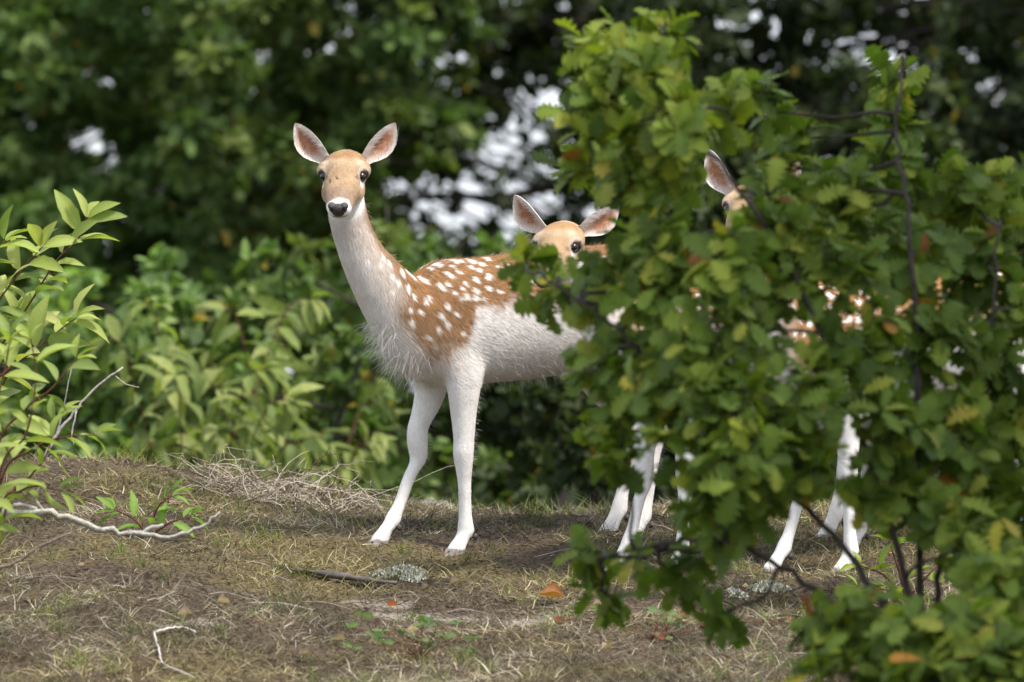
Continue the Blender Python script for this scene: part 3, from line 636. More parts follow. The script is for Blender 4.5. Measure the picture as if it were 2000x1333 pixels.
        for s_ in (-1, 1):
            d = np.sqrt(((hf - .019) / 1.2) ** 2 + (hs - s_ * .061) ** 2 + ((hu - .006) / 1.1) ** 2)
            wv = (smooth(.030, .021, d) * .6)[:, None]; hc = hc * (1 - wv) + np.array([.60, .50, .40]) * wv
            dk = smooth(.0178, .0158, d)[:, None]; hc = hc * (1 - dk) + np.array([.06, .04, .03]) * dk
            d2 = np.sqrt((hf - .045) ** 2 + (hs - s_ * .052) ** 2 + (hu + .012) ** 2); wv = (smooth(.013, .008, d2) * .8)[:, None]; hc = hc * (1 - wv) + C_WHITE * wv
        mz = smooth(.149, .160, hf + (noise3(p * 80, 7) - .5) * .01)[:, None]; hc = hc * (1 - mz) + C_WHITE * mz
        ml = (np.exp(-((hu + .046 - .05 * (hf - .17)) / .0035) ** 2) * smooth(.10, .13, hf) * .8)[:, None]; hc = hc * (1 - ml) + np.array([.10, .07, .06]) * ml
        for a, b in ((.075, -.0315), (.084, -.030), (.077, -.0105)):      # three dark specks on the face
            dk = (smooth(.0042, .0026, np.hypot(hf - a, hs - b)) * (hu > 0) * .9)[:, None]; hc = hc * (1 - dk) + np.array([.03, .02, .015]) * dk
        c = c * (1 - ih[:, None]) + hc * ih[:, None]
        # cheek and throat: shade under the chin painted grey into the coat
        th = np.exp(-(np.linalg.norm(p - (H + F * .02 - Z * .17), axis=1) / .05) ** 2)[:, None] * .3; c = c * (1 - th) + np.array([.35, .31, .28]) * th
        return c
    set_col(me, coat(co, nrm))
    root = empty(name, loc, label, 'deer', group); root.rotation_euler = (0, 0, yaw)
    link('body', me, M_skin, root)
    # eyes, nose, ears, hooves
    for s_ in (-1, 1):
        v, f = ellipsoid(H + F * .022 + S * s_ * .0535 + U * .006, (norm(F + S * s_ * -.25), norm(S * s_ + F * .25), U), (.0150, .0130, .0125)); Ge = Geo(); Ge.add(v, f, np.array([.02, .01, .01])); link('eye', Ge.mesh('eye', True), M_eye, root)
    Gn = Geo(); nb = H + F * .180 + U * -.019
    v, f = ellipsoid(nb, (F, S, U), (.0135, .0265, .0165)); Gn.add(v, f, np.array([.06, .047, .045]))
    for s_ in (-1, 1):
        v, f = ellipsoid(nb + S * s_ * .018 + U * .009 - F * .002, (F, S, U), (.0125, .012, .010)); Gn.add(v, f, np.array([.075, .06, .056]))
    v, f = ellipsoid(nb - U * .011 - F * .001, (F, S, U), (.011, .019, .014)); Gn.add(v, f, np.array([.06, .047, .044]))
    no = link('nose', Gn.mesh('nose', True), M_nose, root)
    for s_ in (-1, 1):
        v, f = ellipsoid(nb + S * s_ * .0165 + U * .004 + F * .0085, (F, norm(S + U * s_ * -.4), U), (.003, .006, .0036)); Gq = Geo(); Gq.add(v, f, np.array([.008, .006, .006])); link('nostril', Gq.mesh('nostril', True), M_nose, no)
    for s_, (ed, en, wl) in zip((1, -1), ear_dirs):
        ed = norm(w2m(np.array(ed, float))); en = norm(w2m(np.array(en, float))); en = norm(en - ed * (en @ ed)); ew = np.cross(ed, en)
        if ew @ S * s_ < 0: ew = -ew                                  # ew points away from the head
        b = H + F * -.052 + S * s_ * .056 + U * .018; ln = .146 * wl; hw = .035
        nt_, ns_ = 22, 15; t = np.linspace(0, 1, nt_)[:, None]; s = np.linspace(-1, 1, ns_)[None]
        wp = np.interp(t, [0, .08, .2, .35, .5, .65, .8, .9, .97, 1], [.50, .55, .78, .97, 1.0, .90, .64, .40, .17, .03])
        bow = .010 * np.sin(np.pi * t) ; cup = (.030 * (1 - t) ** .6 + .008)
        def surf(off):
            pos = b + ed * (ln * t)[..., None] + ew * ((s * wp * hw + bow))[..., None] + en * ((np.abs(s) ** 2 * cup * wp - cup * .6 - off))[..., None]
            return pos.reshape(-1, 3)
        fr_, bk = surf(0), surf(.0045)
        T2 = np.broadcast_to(t, (nt_, ns_)).ravel(); S2 = np.broadcast_to(s, (nt_, ns_)).ravel()
        cb = np.array([.36, .16, .08]); cw = np.array([.80, .72, .66])
        pat = np.exp(-(((T2 - .54) / .42) ** 2 + ((S2 - .08) / .72) ** 2) ** 1.8); pat = np.clip(pat * (1 + .6 * (noise3(fr_ * 120, 4) - .5)), 0, 1)[:, None]
        cf = cw * (1 - pat) + cb * pat; dkp = (np.exp(-(((T2 - .5) / .2) ** 2 + ((S2 + .35) / .15) ** 2)) * .7)[:, None]; cf = cf * (1 - dkp) + np.array([.16, .08, .05]) * dkp
        rim = smooth(.86, .97, np.abs(S2))[:, None]; cf = cf * (1 - rim) + np.array([.74, .69, .64]) * rim
        cbk = np.tile(np.array([.50, .34, .21]), (len(bk), 1)); rim2 = smooth(.75, 1, np.abs(S2))[:, None]; cbk = cbk * (1 - rim2) + cw * rim2
        i, j = np.meshgrid(np.arange(nt_ - 1), np.arange(ns_ - 1), indexing='ij'); q = (i * ns_ + j).ravel(); fq = np.stack([q, q + 1, q + ns_ + 1, q + ns_], -1); N = nt_ * ns_
        ring = [k for k in range(ns_)] + [k * ns_ + ns_ - 1 for k in range(1, nt_)] + [(nt_ - 1) * ns_ + k for k in range(ns_ - 2, -1, -1)] + [k * ns_ for k in range(nt_ - 2, 0, -1)]
        ring = np.array(ring); r2 = np.roll(ring, -1); side = np.stack([ring, r2, r2 + N, ring + N], -1)
        Gr = Geo(); Gr.add(np.vstack([fr_, bk]), [fq, fq[:, ::-1] + N, side], np.vstack([cf, cbk]))
        ear = link('ear', Gr.mesh('ear', True), M_skin, root)
        # pale hairs lying across the inside of the ear
        nh = 300; tt = rng.uniform(.03, .88, nh); sg = np.where(rng.random(nh) < .62, -1, 1); ss = sg * rng.uniform(.55, 1.03, nh)
        wt = np.interp(tt, [0, .08, .2, .35, .5, .65, .8, .9, .97, 1], [.50, .55, .78, .97, 1.0, .90, .64, .40, .17, .03]); cu = .030 * (1 - tt) ** .6 + .008
        p0 = b + ed * (ln * tt)[:, None] + ew * (ss * wt * hw + .010 * np.sin(np.pi * tt))[:, None] + en * (ss ** 2 * cu * wt - cu * .6 + .001)[:, None]
        dr = norm(ew * (-sg)[:, None] * rng.uniform(.2, 1, nh)[:, None] + ed * rng.uniform(.3, 1.0, nh)[:, None] + en * .25); hl2 = rng.uniform(.008, .024, nh)[:, None]
        sdv = norm(np.cross(dr, en)) * .0006; tip = p0 + dr * hl2
        hv = np.stack([p0 - sdv, p0 + sdv, tip], 1).reshape(-1, 3); hi = (np.arange(nh) * 3)[:, None] + np.arange(3)
        he = link('ear_hair', make_mesh('ear_hair', hv, hi, np.repeat(np.array([.76, .70, .64]) * rng.uniform(.8, 1.05, (nh, 1)), 3, axis=0)), M_fur, ear); he['kind'] = 'stuff'
    for (fx, fy, fz) in (fl, fr, hl, hr):
        for s_ in (-1, 1):
            st = [[fx + .014 + a, fy + s_ * .0125, fz + bz - .009, 0, 1, 0, 1, 0, 0, .0125, ra, rb] for a, bz, ra, rb in [(0, .016, .026, .022), (.004, .006, .030, .024), (.006, -.008, .036, .024)]]
            v, f = loft(st, 8, 12); Gh = Geo(); Gh.add(v, f, np.array([.26, .22, .19])); link('hoof', Gh.mesh('hoof', True), M_hoof, root)
            v, f = ellipsoid((fx - .044, fy + s_ * .014, fz + .040), (X, Yv, Z), (.008, .006, .010), 8); Gh = Geo(); Gh.add(v, f, np.array([.06, .05, .045])); link('dewclaw', Gh.mesh('dewclaw', True), M_hoof, root)
    # fur: flat tapering strands that lie along the coat
    me.calc_loop_triangles(); nt3 = len(me.loop_triangles); tri = np.empty(nt3 * 3, np.int32); me.loop_triangles.foreach_get('vertices', tri); tri = tri.reshape(-1, 3)
    a, b, c = co[tri[:, 0]], co[tri[:, 1]], co[tri[:, 2]]; ar = np.linalg.norm(np.cross(b - a, c - a), axis=1)
    ti = rng.choice(nt3, hairs, p=ar / ar.sum()); r1, r2 = rng.random(hairs), rng.random(hairs); fl_ = r1 + r2 > 1; r1[fl_] = 1 - r1[fl_]; r2[fl_] = 1 - r2[fl_]
    p = a[ti] + (b[ti] - a[ti]) * r1[:, None] + (c[ti] - a[ti]) * r2[:, None]; n = norm(nrm[tri[ti, 0]] * (1 - r1 - r2)[:, None] + nrm[tri[ti, 1]] * r1[:, None] + nrm[tri[ti, 2]] * r2[:, None])
    hl_ = p - H; hf, hs, hu = hl_ @ F, hl_ @ S, hl_ @ U; inh = (hf > -.07) & (hu + .35 * hf > -.075) & (np.abs(hs) < .1) & (hf < .22)
    keep = ~(inh & (hf > .155))
    for s_ in (-1, 1): keep &= np.linalg.norm(p - (H + F * .020 + S * s_ * .060 + U * .006), axis=1) > .021
    keep &= ~((p[:, 2] < .025))
    p, n, hf, hs, hu, inh = p[keep], n[keep], hf[keep], hs[keep], hu[keep], inh[keep]; N = len(p); x, y, z = p.T
    inn = (x > .12) & (z > .66) & ~inh; leg_ = (z < .47)
    d = np.tile(np.array([-1., 0, -.28]), (N, 1)); shd = smooth(-.16, .08, x)[:, None]; d = d * (1 - shd) + np.array([-.75, 0, -.75]) * shd
    d[inn] = np.array([-.42, 0, -1.]); d[leg_] = np.array([-.12, 0, -1.]); d[inh] = -F * .8 - U * .25 * np.sign(hu[inh])[:, None] + S * (hs[inh] * 6)[:, None]
    d = d + (np.stack([noise3(p * 12, k) for k in (31, 32, 33)], -1) - .5) * .5
    d = norm(d - n * (d * n).sum(1, keepdims=True))
    ln = np.where(inh, .007, np.where(leg_, .008, np.where(inn, .014, .017))) * rng.uniform(.6, 1.3, N)
    brisket = (x > .02) & (n[:, 0] > .2) & (z < .70) & (z > .47); ln[brisket] *= 1.15
    lift = np.where(inh, .12, .13) * rng.uniform(.3, 1.5, N); lift[brisket] *= 1.2
    wd = np.where(inh | leg_, .0008, .0010) * rng.uniform(.6, 1.3, N)
    sdv = norm(np.cross(n, d) + rng.normal(size=(N, 3)) * .25) * (wd / 2)[:, None]
    mid = p + d * (ln * .5)[:, None] + n * (ln * .5 * lift)[:, None]; tip = p + d * ln[:, None] + n * (ln * lift * .7)[:, None] - np.array([0, 0, 1]) * (ln * .08)[:, None]
    cc = coat(p, n) * np.where(coat(p, n)[:, 2:3] < .3, rng.uniform(.62, 1.28, (N, 1)), rng.uniform(.84, 1.12, (N, 1)))
    V = np.stack([p - sdv, p + sdv, mid + sdv * .85, mid - sdv * .85, tip], 1).reshape(-1, 3); i = (np.arange(N) * 5)[:, None]
    col5 = np.repeat(cc, 5, axis=0); col5[4::5] = col5[4::5] * .75 + C_WHITE * .25
    Gf = Geo(); Gf.add(V, [i + np.array([0, 1, 2, 3]), i + np.array([3, 2, 4])], col5)
    # wispy long hairs on brisket, throat, nape and back of the legs
    def wisps(mask, m, length, dirv, colr, spread=.5):
        idx = np.where(mask)[0]
        if not len(idx): return
        k = rng.choice(idx, m); q0 = p[k]; dd = norm(np.asarray(dirv) + n[k] * .8 + rng.normal(size=(m, 3)) * spread); L_ = rng.uniform(length[0], length[1], m)[:, None]
        cv = rng.normal(size=(m, 3)) * .25 + np.array([0, 0, -.25]); sv = norm(np.cross(dd, rng.normal(size=(m, 3)))) * .00035
        m1 = q0 + dd * L_ * .5 + cv * L_ * .12; tp = q0 + dd * L_ + cv * L_ * .45
        vv = np.stack([q0 - sv, q0 + sv, m1 + sv * .8, m1 - sv * .8, tp], 1).reshape(-1, 3); ii_ = (np.arange(m) * 5)[:, None]
        Gf.add(vv, [ii_ + np.array([0, 1, 2, 3]), ii_ + np.array([3, 2, 4])], np.repeat(np.asarray(colr) * rng.uniform(.6, 1.1, (m, 1)), 5, axis=0))
    kk = hairs / 100000.
    wisps((x > .06) & (z < .66) & (z > .46) & ((n[:, 2] < -.35) | (n[:, 1] < -.25)), int(420 * kk), (.025, .07), (.35, 0, -.75), (.72, .70, .66))
    wisps((z > .46) & (z < .58) & (x < 0) & (n[:, 2] < -.5), int(350 * kk), (.015, .04), (-.5, 0, -.5), (.72, .70, .66))
    wisps((z > .2) & (z < .46) & (n[:, 0] < -.3), int(260 * kk), (.010, .028), (-.6, 0, -.7), (.76, .74, .70))
    wisps(inn & (z < H[2] - .06) & (np.abs(n[:, 1]) < .5) & (x < np.interp(z, nkp[:, 2], nkp[:, 0])), int(70 * kk), (.010, .035), (-.5, 0, -.5), (.50, .40, .26), .35)
    wisps((z > .80) & (x < .1) & (n[:, 2] > .6), int(420 * kk), (.012, .026), (-1, 0, .05), (.55, .40, .26), .2)
    fo = link('fur', Gf.mesh('fur'), M_fur, root); fo['kind'] = 'stuff'
    return root

YAW = math.atan2(-.6, -.8)
c1 = np.array([-.24, 0.0])
def m_of(world, c, yaw):
    dx, dy = world[0] - c[0], world[1] - c[1]; ca, sa = math.cos(yaw), math.sin(yaw); return np.array([dx * ca + dy * sa, -dx * sa + dy * ca, world[2]])
def foot(c, yaw, x, y, base=0.0):
    ca, sa = math.cos(yaw), math.sin(yaw); return (x, y, ground_z(c[0] + x * ca - y * sa, c[1] + x * sa + y * ca) - base)
z1 = 0.0
H1 = np.array([.322, .015, P(668, 344)[2]])
f1 = [foot(c1, YAW, -.055, .075), foot(c1, YAW, .112, -.075), foot(c1, YAW, -.70, .085), foot(c1, YAW, -.74, -.085)]
build_deer('fallow_doe', (c1[0], c1[1], 0), YAW,
    [(-.02, 0, .61, .09, .15), (.05, 0, .645, .095, .135), (.105, 0, .69, .085, .112), (.178, 0, .765, .068, .092), (.245, 0, .85, .055, .072), (.284, .002, .925, .050, .063), (.304, .004, .99, .049, .058), (.308, .006, 1.05, .045, .05)],
    H1, (-.09, -1, -.54), *f1, 'spotted doe standing in the open with raised head, both ears spread', 170000, 'fallow deer herd',
    [((.63, .15, .77), (.25, -1, .1), 1.0), ((-.64, .15, .77), (-.25, -1, .1), 1.0)])
c2 = np.array([.41, -.36]); z2 = ground_z(c2[0], c2[1])
Y2 = math.radians(-140)
H2 = m_of(P(1090, 480, -.55), c2, Y2); H2[2] -= z2
f2 = [foot(c2, Y2, -.02, .075, z2), foot(c2, Y2, .06, -.075, z2), foot(c2, Y2, -.70, .085, z2), foot(c2, Y2, -.76, -.085, z2)]
def lerp_neck(Hm, back):
    a = np.array([(-.02, 0, .61, .09, .15), (.06, 0, .645, .098, .145), (.125, 0, .69, .092, .125)]); e = Hm + back
    mid = a[2, :3] * .5 + e * .5 + np.array([.02, 0, -.01]); m2 = a[2, :3] * .22 + e * .78 + np.array([.01, 0, .0])
    return list(a) + [(*mid, .066, .085), (*m2, .053, .066), (*e, .046, .052)]
build_deer('fallow_doe', (c2[0], c2[1], z2), Y2, lerp_neck(H2, np.array([-.045, -.03, .0])), H2, (-.32, -1, -.55), *f2,
    'doe peering over the oak leaves with lowered head, one eye showing', 32000, 'fallow deer herd',
    [((.80, .25, .52), (.25, -1, .1), .95), ((-.62, .2, .75), (-.75, -1, .1), .95)])
c3 = np.array([.87, -.36]); z3 = ground_z(c3[0], c3[1]); Y3 = math.radians(-146)
H3 = m_of(P(1462, 405, -.6), c3, Y3); H3[2] -= z3
f3 = [foot(c3, Y3, -.06, .075, z3), foot(c3, Y3, .08, -.075, z3), foot(c3, Y3, -.68, .085, z3), foot(c3, Y3, -.74, -.085, z3)]
build_deer('fallow_doe', (c3[0], c3[1], z3), Y3, lerp_neck(H3, np.array([-.045, -.03, -.01])), H3, (-.2, -1, -.5), *f3,
    'doe almost wholly hidden by the oak bush, one pricked ear showing', 32000, 'fallow deer herd',
    [((.6, .15, .75), (.25, -1, .1), .95), ((-.46, .15, .86), (-.5, -1, .1), 1.0)])

# ------------------------------------------------------------------ oak bush
def oak_bush():
    #        px    py    r   Y     density
    blobs = [(1170, 110, 75, -3.6, 1.0), (1280, 120, 85, -3.8, 1.1), (1180, 220, 85, -3.7, 1.0), (1300, 230, 95, -4.0, 1.1), (1150, 330, 70, -3.5, .9), (1250, 340, 85, -3.8, 1.0), (1425, 215, 62, -3.6, .9),
             (1500, 220, 60, -3.4, .8), (1305, 315, 48, -3.9, .6), (1540, 335, 62, -3.3, .75), (1580, 270, 50, -3.2, .6), (1760, 150, 55, -3.0, .8), (1740, 240, 55, -3.0, .8), (1720, 340, 75, -3.2, .9), (1850, 360, 85, -3.1, 1.0),
             (1940, 400, 90, -3.2, 1.0), (1640, 400, 85, -3.5, 1.0), (1520, 460, 90, -3.8, 1.1), (1330, 470, 85, -4.0, 1.0), (1250, 480, 50, -3.6, .8), (1420, 520, 85, -4.1, 1.0), (1085, 560, 42, -3.2, 1.0), (1030, 512, 20, -3.2, .9), (1170, 555, 36, -3.4, .9), (1165, 725, 42, -3.6, .9), (1190, 800, 45, -3.7, .9), (1215, 880, 42, -3.9, .9), (1550, 390, 50, -3.5, .9), (1500, 580, 60, -3.9, .9), (1590, 720, 45, -4.0, .9), (1490, 470, 40, -3.8, .8), (1495, 385, 42, -3.7, .9), (1940, 1060, 70, -4.0, 1), (1990, 1140, 80, -4.2, 1), (1820, 1000, 55, -4.0, .9), (1700, 975, 40, -4.0, .8), (1480, 950, 45, -4.1, .8), (1400, 1040, 40, -3.9, .8), (1720, 1180, 45, -4.6, .6), (1110, 590, 50, -3.3, .7),
             (1190, 570, 65, -3.7, .85), (1280, 590, 80, -4.0, 1.0), (1390, 640, 85, -4.2, 1.0), (1220, 680, 70, -3.8, .8), (1640, 540, 90, -3.8, .95), (1780, 500, 95, -3.5, 1.1), (1920, 540, 95, -3.4, 1.1), (1500, 640, 50, -4.0, .75),
             (1300, 740, 80, -4.1, 1.0), (1420, 780, 85, -4.3, 1.05), (1230, 800, 60, -3.8, .85), (1690, 680, 90, -3.9, 1.1), (1830, 660, 95, -3.7, 1.1), (1950, 700, 95, -3.6, 1.1), (1570, 790, 85, -4.2, 1.0), (1330, 860, 70, -4.2, .95),
             (1450, 890, 80, -4.4, 1.05), (1720, 820, 95, -4.0, 1.1), (1860, 840, 95, -3.8, 1.1), (1970, 860, 90, -3.6, 1.1), (1600, 900, 70, -4.2, .9), (1380, 960, 60, -4.3, .9), (1760, 930, 70, -3.9, .9), (1900, 960, 75, -3.8, .9),
             (1990, 1000, 70, -3.6, .9), (1160, 1080, 45, -3.4, .8), (1250, 1090, 40, -3.5, .7), (1360, 1080, 45, -3.7, .8), (1440, 1000, 50, -4.0, .8), (1180, 1160, 45, -3.4, .7), (1430, 1190, 45, -3.9, .6), (1330, 1130, 40, -3.7, .6),
             (1640, 1230, 75, -4.6, .9), (1760, 1260, 85, -4.8, .95), (1900, 1230, 85, -4.7, .8), (1960, 1130, 70, -4.5, .7), (1650, 1320, 70, -4.8, .9), (1960, 1310, 90, -4.8, 1.0), (1840, 1340, 80, -4.9, 1.0), (1880, 1060, 60, -4.2, .5), (2040, 600, 90, -3.5, 1.0), (2050, 800, 90, -3.6, 1.0), (2060, 1000, 90, -3.7, 1.0), (2050, 1200, 90, -4.2, 1.0)]
    blobs = [(a, b, c, d - .4, e) for a, b, c, d, e in blobs]
    bx, bY = 1790, -4.5; g = P(bx, 1400, bY); base = np.array([g[0], bY, ground_z(g[0], bY)])
    root = empty('oak_bush', base, 'young oak bush with lobed green leaves screening the herd', 'oak bush')
    bark = np.array([.055, .045, .038])
    mains = [[(1790, 1250), (1730, 1000), (1640, 750), (1540, 520), (1430, 350), (1320, 220), (1250, 90)], [(1800, 1200), (1790, 900), (1790, 650), (1770, 400), (1750, 240), (1765, 110)],
             [(1820, 1200), (1880, 950), (1930, 700), (1950, 450)], [(1770, 1280), (1650, 1080), (1480, 900), (1320, 760), (1200, 640), (1070, 545)], [(1750, 1300), (1600, 1160), (1430, 1060), (1300, 1060), (1170, 1090)], [(1830, 1280), (1930, 1150), (2040, 1000), (2080, 820)]]
    mY = [-4.15, -3.8, -3.9, -4.3, -4.25, -4.3]; paths = []
    for pts, yy in zip(mains, mY):
        w_ = np.array([base - np.array([0, 0, .06])] + [P(a, b, bY + (yy - bY) * (k + 1) / len(pts)) for k, (a, b) in enumerate(pts)]); p = spline(w_, 40) + rng.normal(size=(40, 3)) * .004
        paths.append(p); G = Geo(); v, f = tube(p, np.linspace(.011, .003, 40), 7, .08); G.add(v, f, bark); link('trunk' if yy == -4.15 else 'branch', G.mesh('branch', True, base), M_bark, root)
    allp = np.concatenate(paths)
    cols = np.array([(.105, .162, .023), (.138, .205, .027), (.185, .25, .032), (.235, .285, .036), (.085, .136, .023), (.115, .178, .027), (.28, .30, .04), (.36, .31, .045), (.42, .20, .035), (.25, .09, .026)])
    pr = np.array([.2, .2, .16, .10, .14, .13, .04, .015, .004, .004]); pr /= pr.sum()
    T, R_, S_, CI, SC = [], [], [], [], []
    for (px, py, r, Y, den) in blobs:
        s = .0015 * (CAM_D + Y) / CAM_D; c = P(px, py, Y); rw = r * s
        k = np.argmin(np.linalg.norm(allp - c, axis=1) + np.maximum(0, allp[:, 2] - c[2]) * .5); G = Geo()
        v, f = tube(wobble(allp[k], c, 7, .02), np.linspace(.006, .003, 7), 5); G.add(v, f, bark)
        ns = int(den * 5.9 * (r / 60) ** 2) + 2
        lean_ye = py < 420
        for q in range(ns):
            d = norm(rng.normal(size=3)); e = c + d * np.array([1, 1.25, 1]) * rw * rng.uniform(.35, 1.02); tw = wobble(c + (e - c) * .1, e, 5, .012, -.01)
            v, f = tube(tw, np.linspace(.0028, .0012, 5), 4); G.add(v, f, bark)
            td = norm(norm(e - c) + np.array([0, -.15, .45]) + rng.normal(size=3) * .3); a = norm(np.cross(td, rng.normal(size=3))); b = np.cross(td, a); m = rng.integers(5, 9)
            for j in range(m):
                an = j * 2.4 + rng.normal(0, .3); out = a * math.cos(an) + b * math.sin(an)
                ax = norm(out + td * rng.uniform(.1, .9) + np.array([0, 0, -.12]) + rng.normal(size=3) * .15); nr = norm(td * .8 + np.array([0, -.25, .65]) + rng.normal(size=3) * .4)
                pos = e - td * rng.uniform(0, .035) + out * .004
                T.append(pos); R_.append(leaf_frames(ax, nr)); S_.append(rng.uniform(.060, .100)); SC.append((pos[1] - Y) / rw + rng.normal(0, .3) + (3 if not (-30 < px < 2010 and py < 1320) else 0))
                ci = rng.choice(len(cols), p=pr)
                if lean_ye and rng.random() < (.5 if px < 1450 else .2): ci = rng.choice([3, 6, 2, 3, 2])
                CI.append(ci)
        link('branch', G.mesh('twigs', True, base), M_bark, root)
    T = np.array(T); R_ = np.array(R_); S_ = np.array(S_); CI = np.array(CI); o = np.argsort(SC); near = np.zeros(len(T), bool); near[o[:300]] = True
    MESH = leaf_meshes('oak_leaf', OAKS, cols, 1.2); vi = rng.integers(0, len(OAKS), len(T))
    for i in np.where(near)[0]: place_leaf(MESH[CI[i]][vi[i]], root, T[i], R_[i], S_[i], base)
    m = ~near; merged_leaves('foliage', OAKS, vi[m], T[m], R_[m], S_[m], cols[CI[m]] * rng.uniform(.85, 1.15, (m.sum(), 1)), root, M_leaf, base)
    print('oak leaves', len(T))
oak_bush()
def added_shade_oak():  # out-of-view oak added to throw shade on the right of the bush
    base = np.array([3.6, -5.6, ground_z(3.6, -5.6)]); root = empty('oak_tree', base, 'unseen tall oak added to shade the right side of the oak bush', 'tree', 'unseen trees added for shade'); bark = np.array([.05, .042, .035])
    path = spline(np.array([base - np.array([0, 0, .1]), base + np.array([-.1, 0, 1.5]), base + np.array([-.25, .1, 3.0]), base + np.array([-.3, .2, 4.8])]), 16); G = Geo(); v, f = tube(path, np.linspace(.13, .03, 16), 10, .06); G.add(v, f, bark); link('trunk', G.mesh('trunk', True, base), M_bark, root)
    T, N_, C_ = [], [], []
    for k in range(34):
        c = np.array([rng.uniform(2.35, 4.8), rng.uniform(-7.0, -4.0), rng.uniform(2.3, 4.6)]); kk = int(np.argmin(np.abs(path[:, 2] - c[2] + .6))); G = Geo(); v, f = tube(wobble(path[kk], c, 8, .08), np.linspace(.03, .006, 8), 6); G.add(v, f, bark); link('branch', G.mesh('branch', True, base), M_bark, root)
        n = 300; p = c + rng.normal(size=(n, 3)) * np.array([.26, .26, .14]); T.append(p); N_.append(norm(p - c)); C_.append(np.tile(np.array(GREEN_D)[k % 4] * rng.uniform(.8, 1.2), (n, 1)))
    T = np.concatenate(T); out = np.concatenate(N_); n = len(T); merged_leaves('crown', BG_O, rng.integers(0, 5, n), T, leaf_frames(norm(out + rng.normal(size=(n, 3)) * .6), norm(np.array([0, 0, 1.]) + rng.normal(size=(n, 3)) * .4)), rng.uniform(.07, .12, n), np.concatenate(C_), root, M_leaf, base)
added_shade_oak()

# ------------------------------------------------------------------ dead wood on the ground
def stick(name, mains, label, cat, group=None, col=(.36, .33, .29), parent=None):
    """mains: list of (points, r0, r1); the first is the shaft, the rest side twigs"""
    base = np.asarray(mains[0][0][0]); root = empty(name, base, label, cat, group)
    for i, (pts, r0, r1) in enumerate(mains):
        n = max(6, len(pts) * 4); p = spline(np.array(pts), n) + rng.normal(size=(n, 3)) * r0 * .25; G = Geo(); v, f = tube(p, np.linspace(r0, r1, n), 7, .15); G.add(v, f, np.array(col)); link('shaft' if i == 0 else 'side_twig', G.mesh('stick', True, base), M_twig, root)
    return root
Yb = -1.6
stick('fallen_branch', [(pp([(-60, 1000), (40, 1005), (120, 1005), (200, 1035), (270, 1040), (320, 1022)], Yb), .013, .005), (pp([(90, 1003), (60, 992), (0, 985), (-50, 990)], Yb), .008, .004), (pp([(250, 1040), (330, 1048), (390, 1030), (430, 1000)], Yb), .0075, .003), (pp([(85, 1000), (70, 975), (78, 950)], Yb), .004, .002)],
      'lichen grey dead branch arching above the mossy slope', 'branch', col=(.40, .38, .33))
stick('dead_twig', [(pp([(85, 900), (110, 850), (150, 800), (185, 760), (240, 718)], -.4), .0055, .0028), (pp([(150, 800), (140, 850), (145, 870)], -.4), .003, .0015), (pp([(225, 735), (245, 750), (272, 757)], -.4), .002, .001), (pp([(110, 850), (125, 790), (140, 720)], -.35), .003, .0015)],
      'pale dead twig slanting up behind the cherry leaves', 'twig', col=(.42, .38, .35))
stick('dead_stick', [(pp([(-30, 1120), (30, 1098), (80, 1065), (140, 1042)], -1.9), .006, .003)], 'short brown stick leaning below the lichen grey branch', 'stick', col=(.22, .18, .14))
stick('fallen_twig', [([on_ground(300, 1246, .012), on_ground(330, 1238, .014), on_ground(360, 1236, .012), on_ground(382, 1243, .01)], .0045, .0025), ([on_ground(300, 1246, .012), on_ground(310, 1275, .012), on_ground(320, 1310, .012), on_ground(380, 1332, .012)], .0035, .002)],
      'forked bleached twig lying in the grey grass', 'twig', col=(.5, .46, .41))
tw_spots = [(int(rng.uniform(20, 1500)), int(rng.uniform(1090, 1325))) for k in range(26)]
for a, b in tw_spots:
    p0 = on_ground(a, b, .010); an = rng.uniform(0, 6.28); L_ = rng.uniform(.06, .2); p1 = p0 + np.array([math.cos(an), math.sin(an), 0]) * L_; p1[2] = ground_z(p1[0], p1[1]) + rng.uniform(.008, .03)
    pm = (p0 + p1) / 2 + np.array([rng.normal(0, .012), rng.normal(0, .012), .01]); r = rng.uniform(.0012, .0026)
    stick('thin_twig', [([p0, pm, p1], r, r * .5)], 'thin dry twig lying loose on the slope', 'twig', 'loose twigs on the slope', col=np.array([.34, .28, .23]) * rng.uniform(.5, 1.3))
# heap of dead bramble stems on the crest
def heap(px, Y, n, spread, hgt, label):
    g = P(px, 900, Y); base = np.array([g[0], Y, ground_z(g[0], Y)]); root = empty('bramble_heap', base, label, 'bramble')
    for k in range(n):
        x0, y0 = base[0] + rng.normal(0, spread * .5), base[1] + rng.normal(0, .08); p0 = np.array([x0, y0, ground_z(x0, y0)])
        an = rng.uniform(-1, 1); up = rng.random() ** 1.6; d = np.array([rng.normal(0, .16), rng.normal(0, .08), .02 + hgt * up]) * 1.0
        p1 = p0 + d * .55 + np.array([0, 0, .03 * rng.random()]); p2 = p0 + d + np.array([rng.normal(0, .06), 0, -.05 * rng.random()]); c = np.array([.50, .43, .34]) * rng.uniform(.5, 1.25) if rng.random() < .8 else np.array([.10, .05, .04])
        G = Geo(); pts = spline(np.array([p0, p1, p2]), 9) + rng.normal(size=(9, 3)) * .003; v, f = tube(pts, np.linspace(rng.uniform(.0012, .0024), .0007, 9), 5); G.add(v, f, c)
        if rng.random() < .4:
            v, f = tube(np.array([pts[5], pts[5] + np.array([rng.normal(0, .03), rng.normal(0, .02), rng.uniform(.0, .05)])]), [.001, .0006], 4); G.add(v, f, c)
        link('stem', G.mesh('bramble_stem', True, base), M_twig, root)
    return root
heap(545, .62, 170, .24, .15, 'heap of bleached dead bramble stems on the crest behind the dead branch')
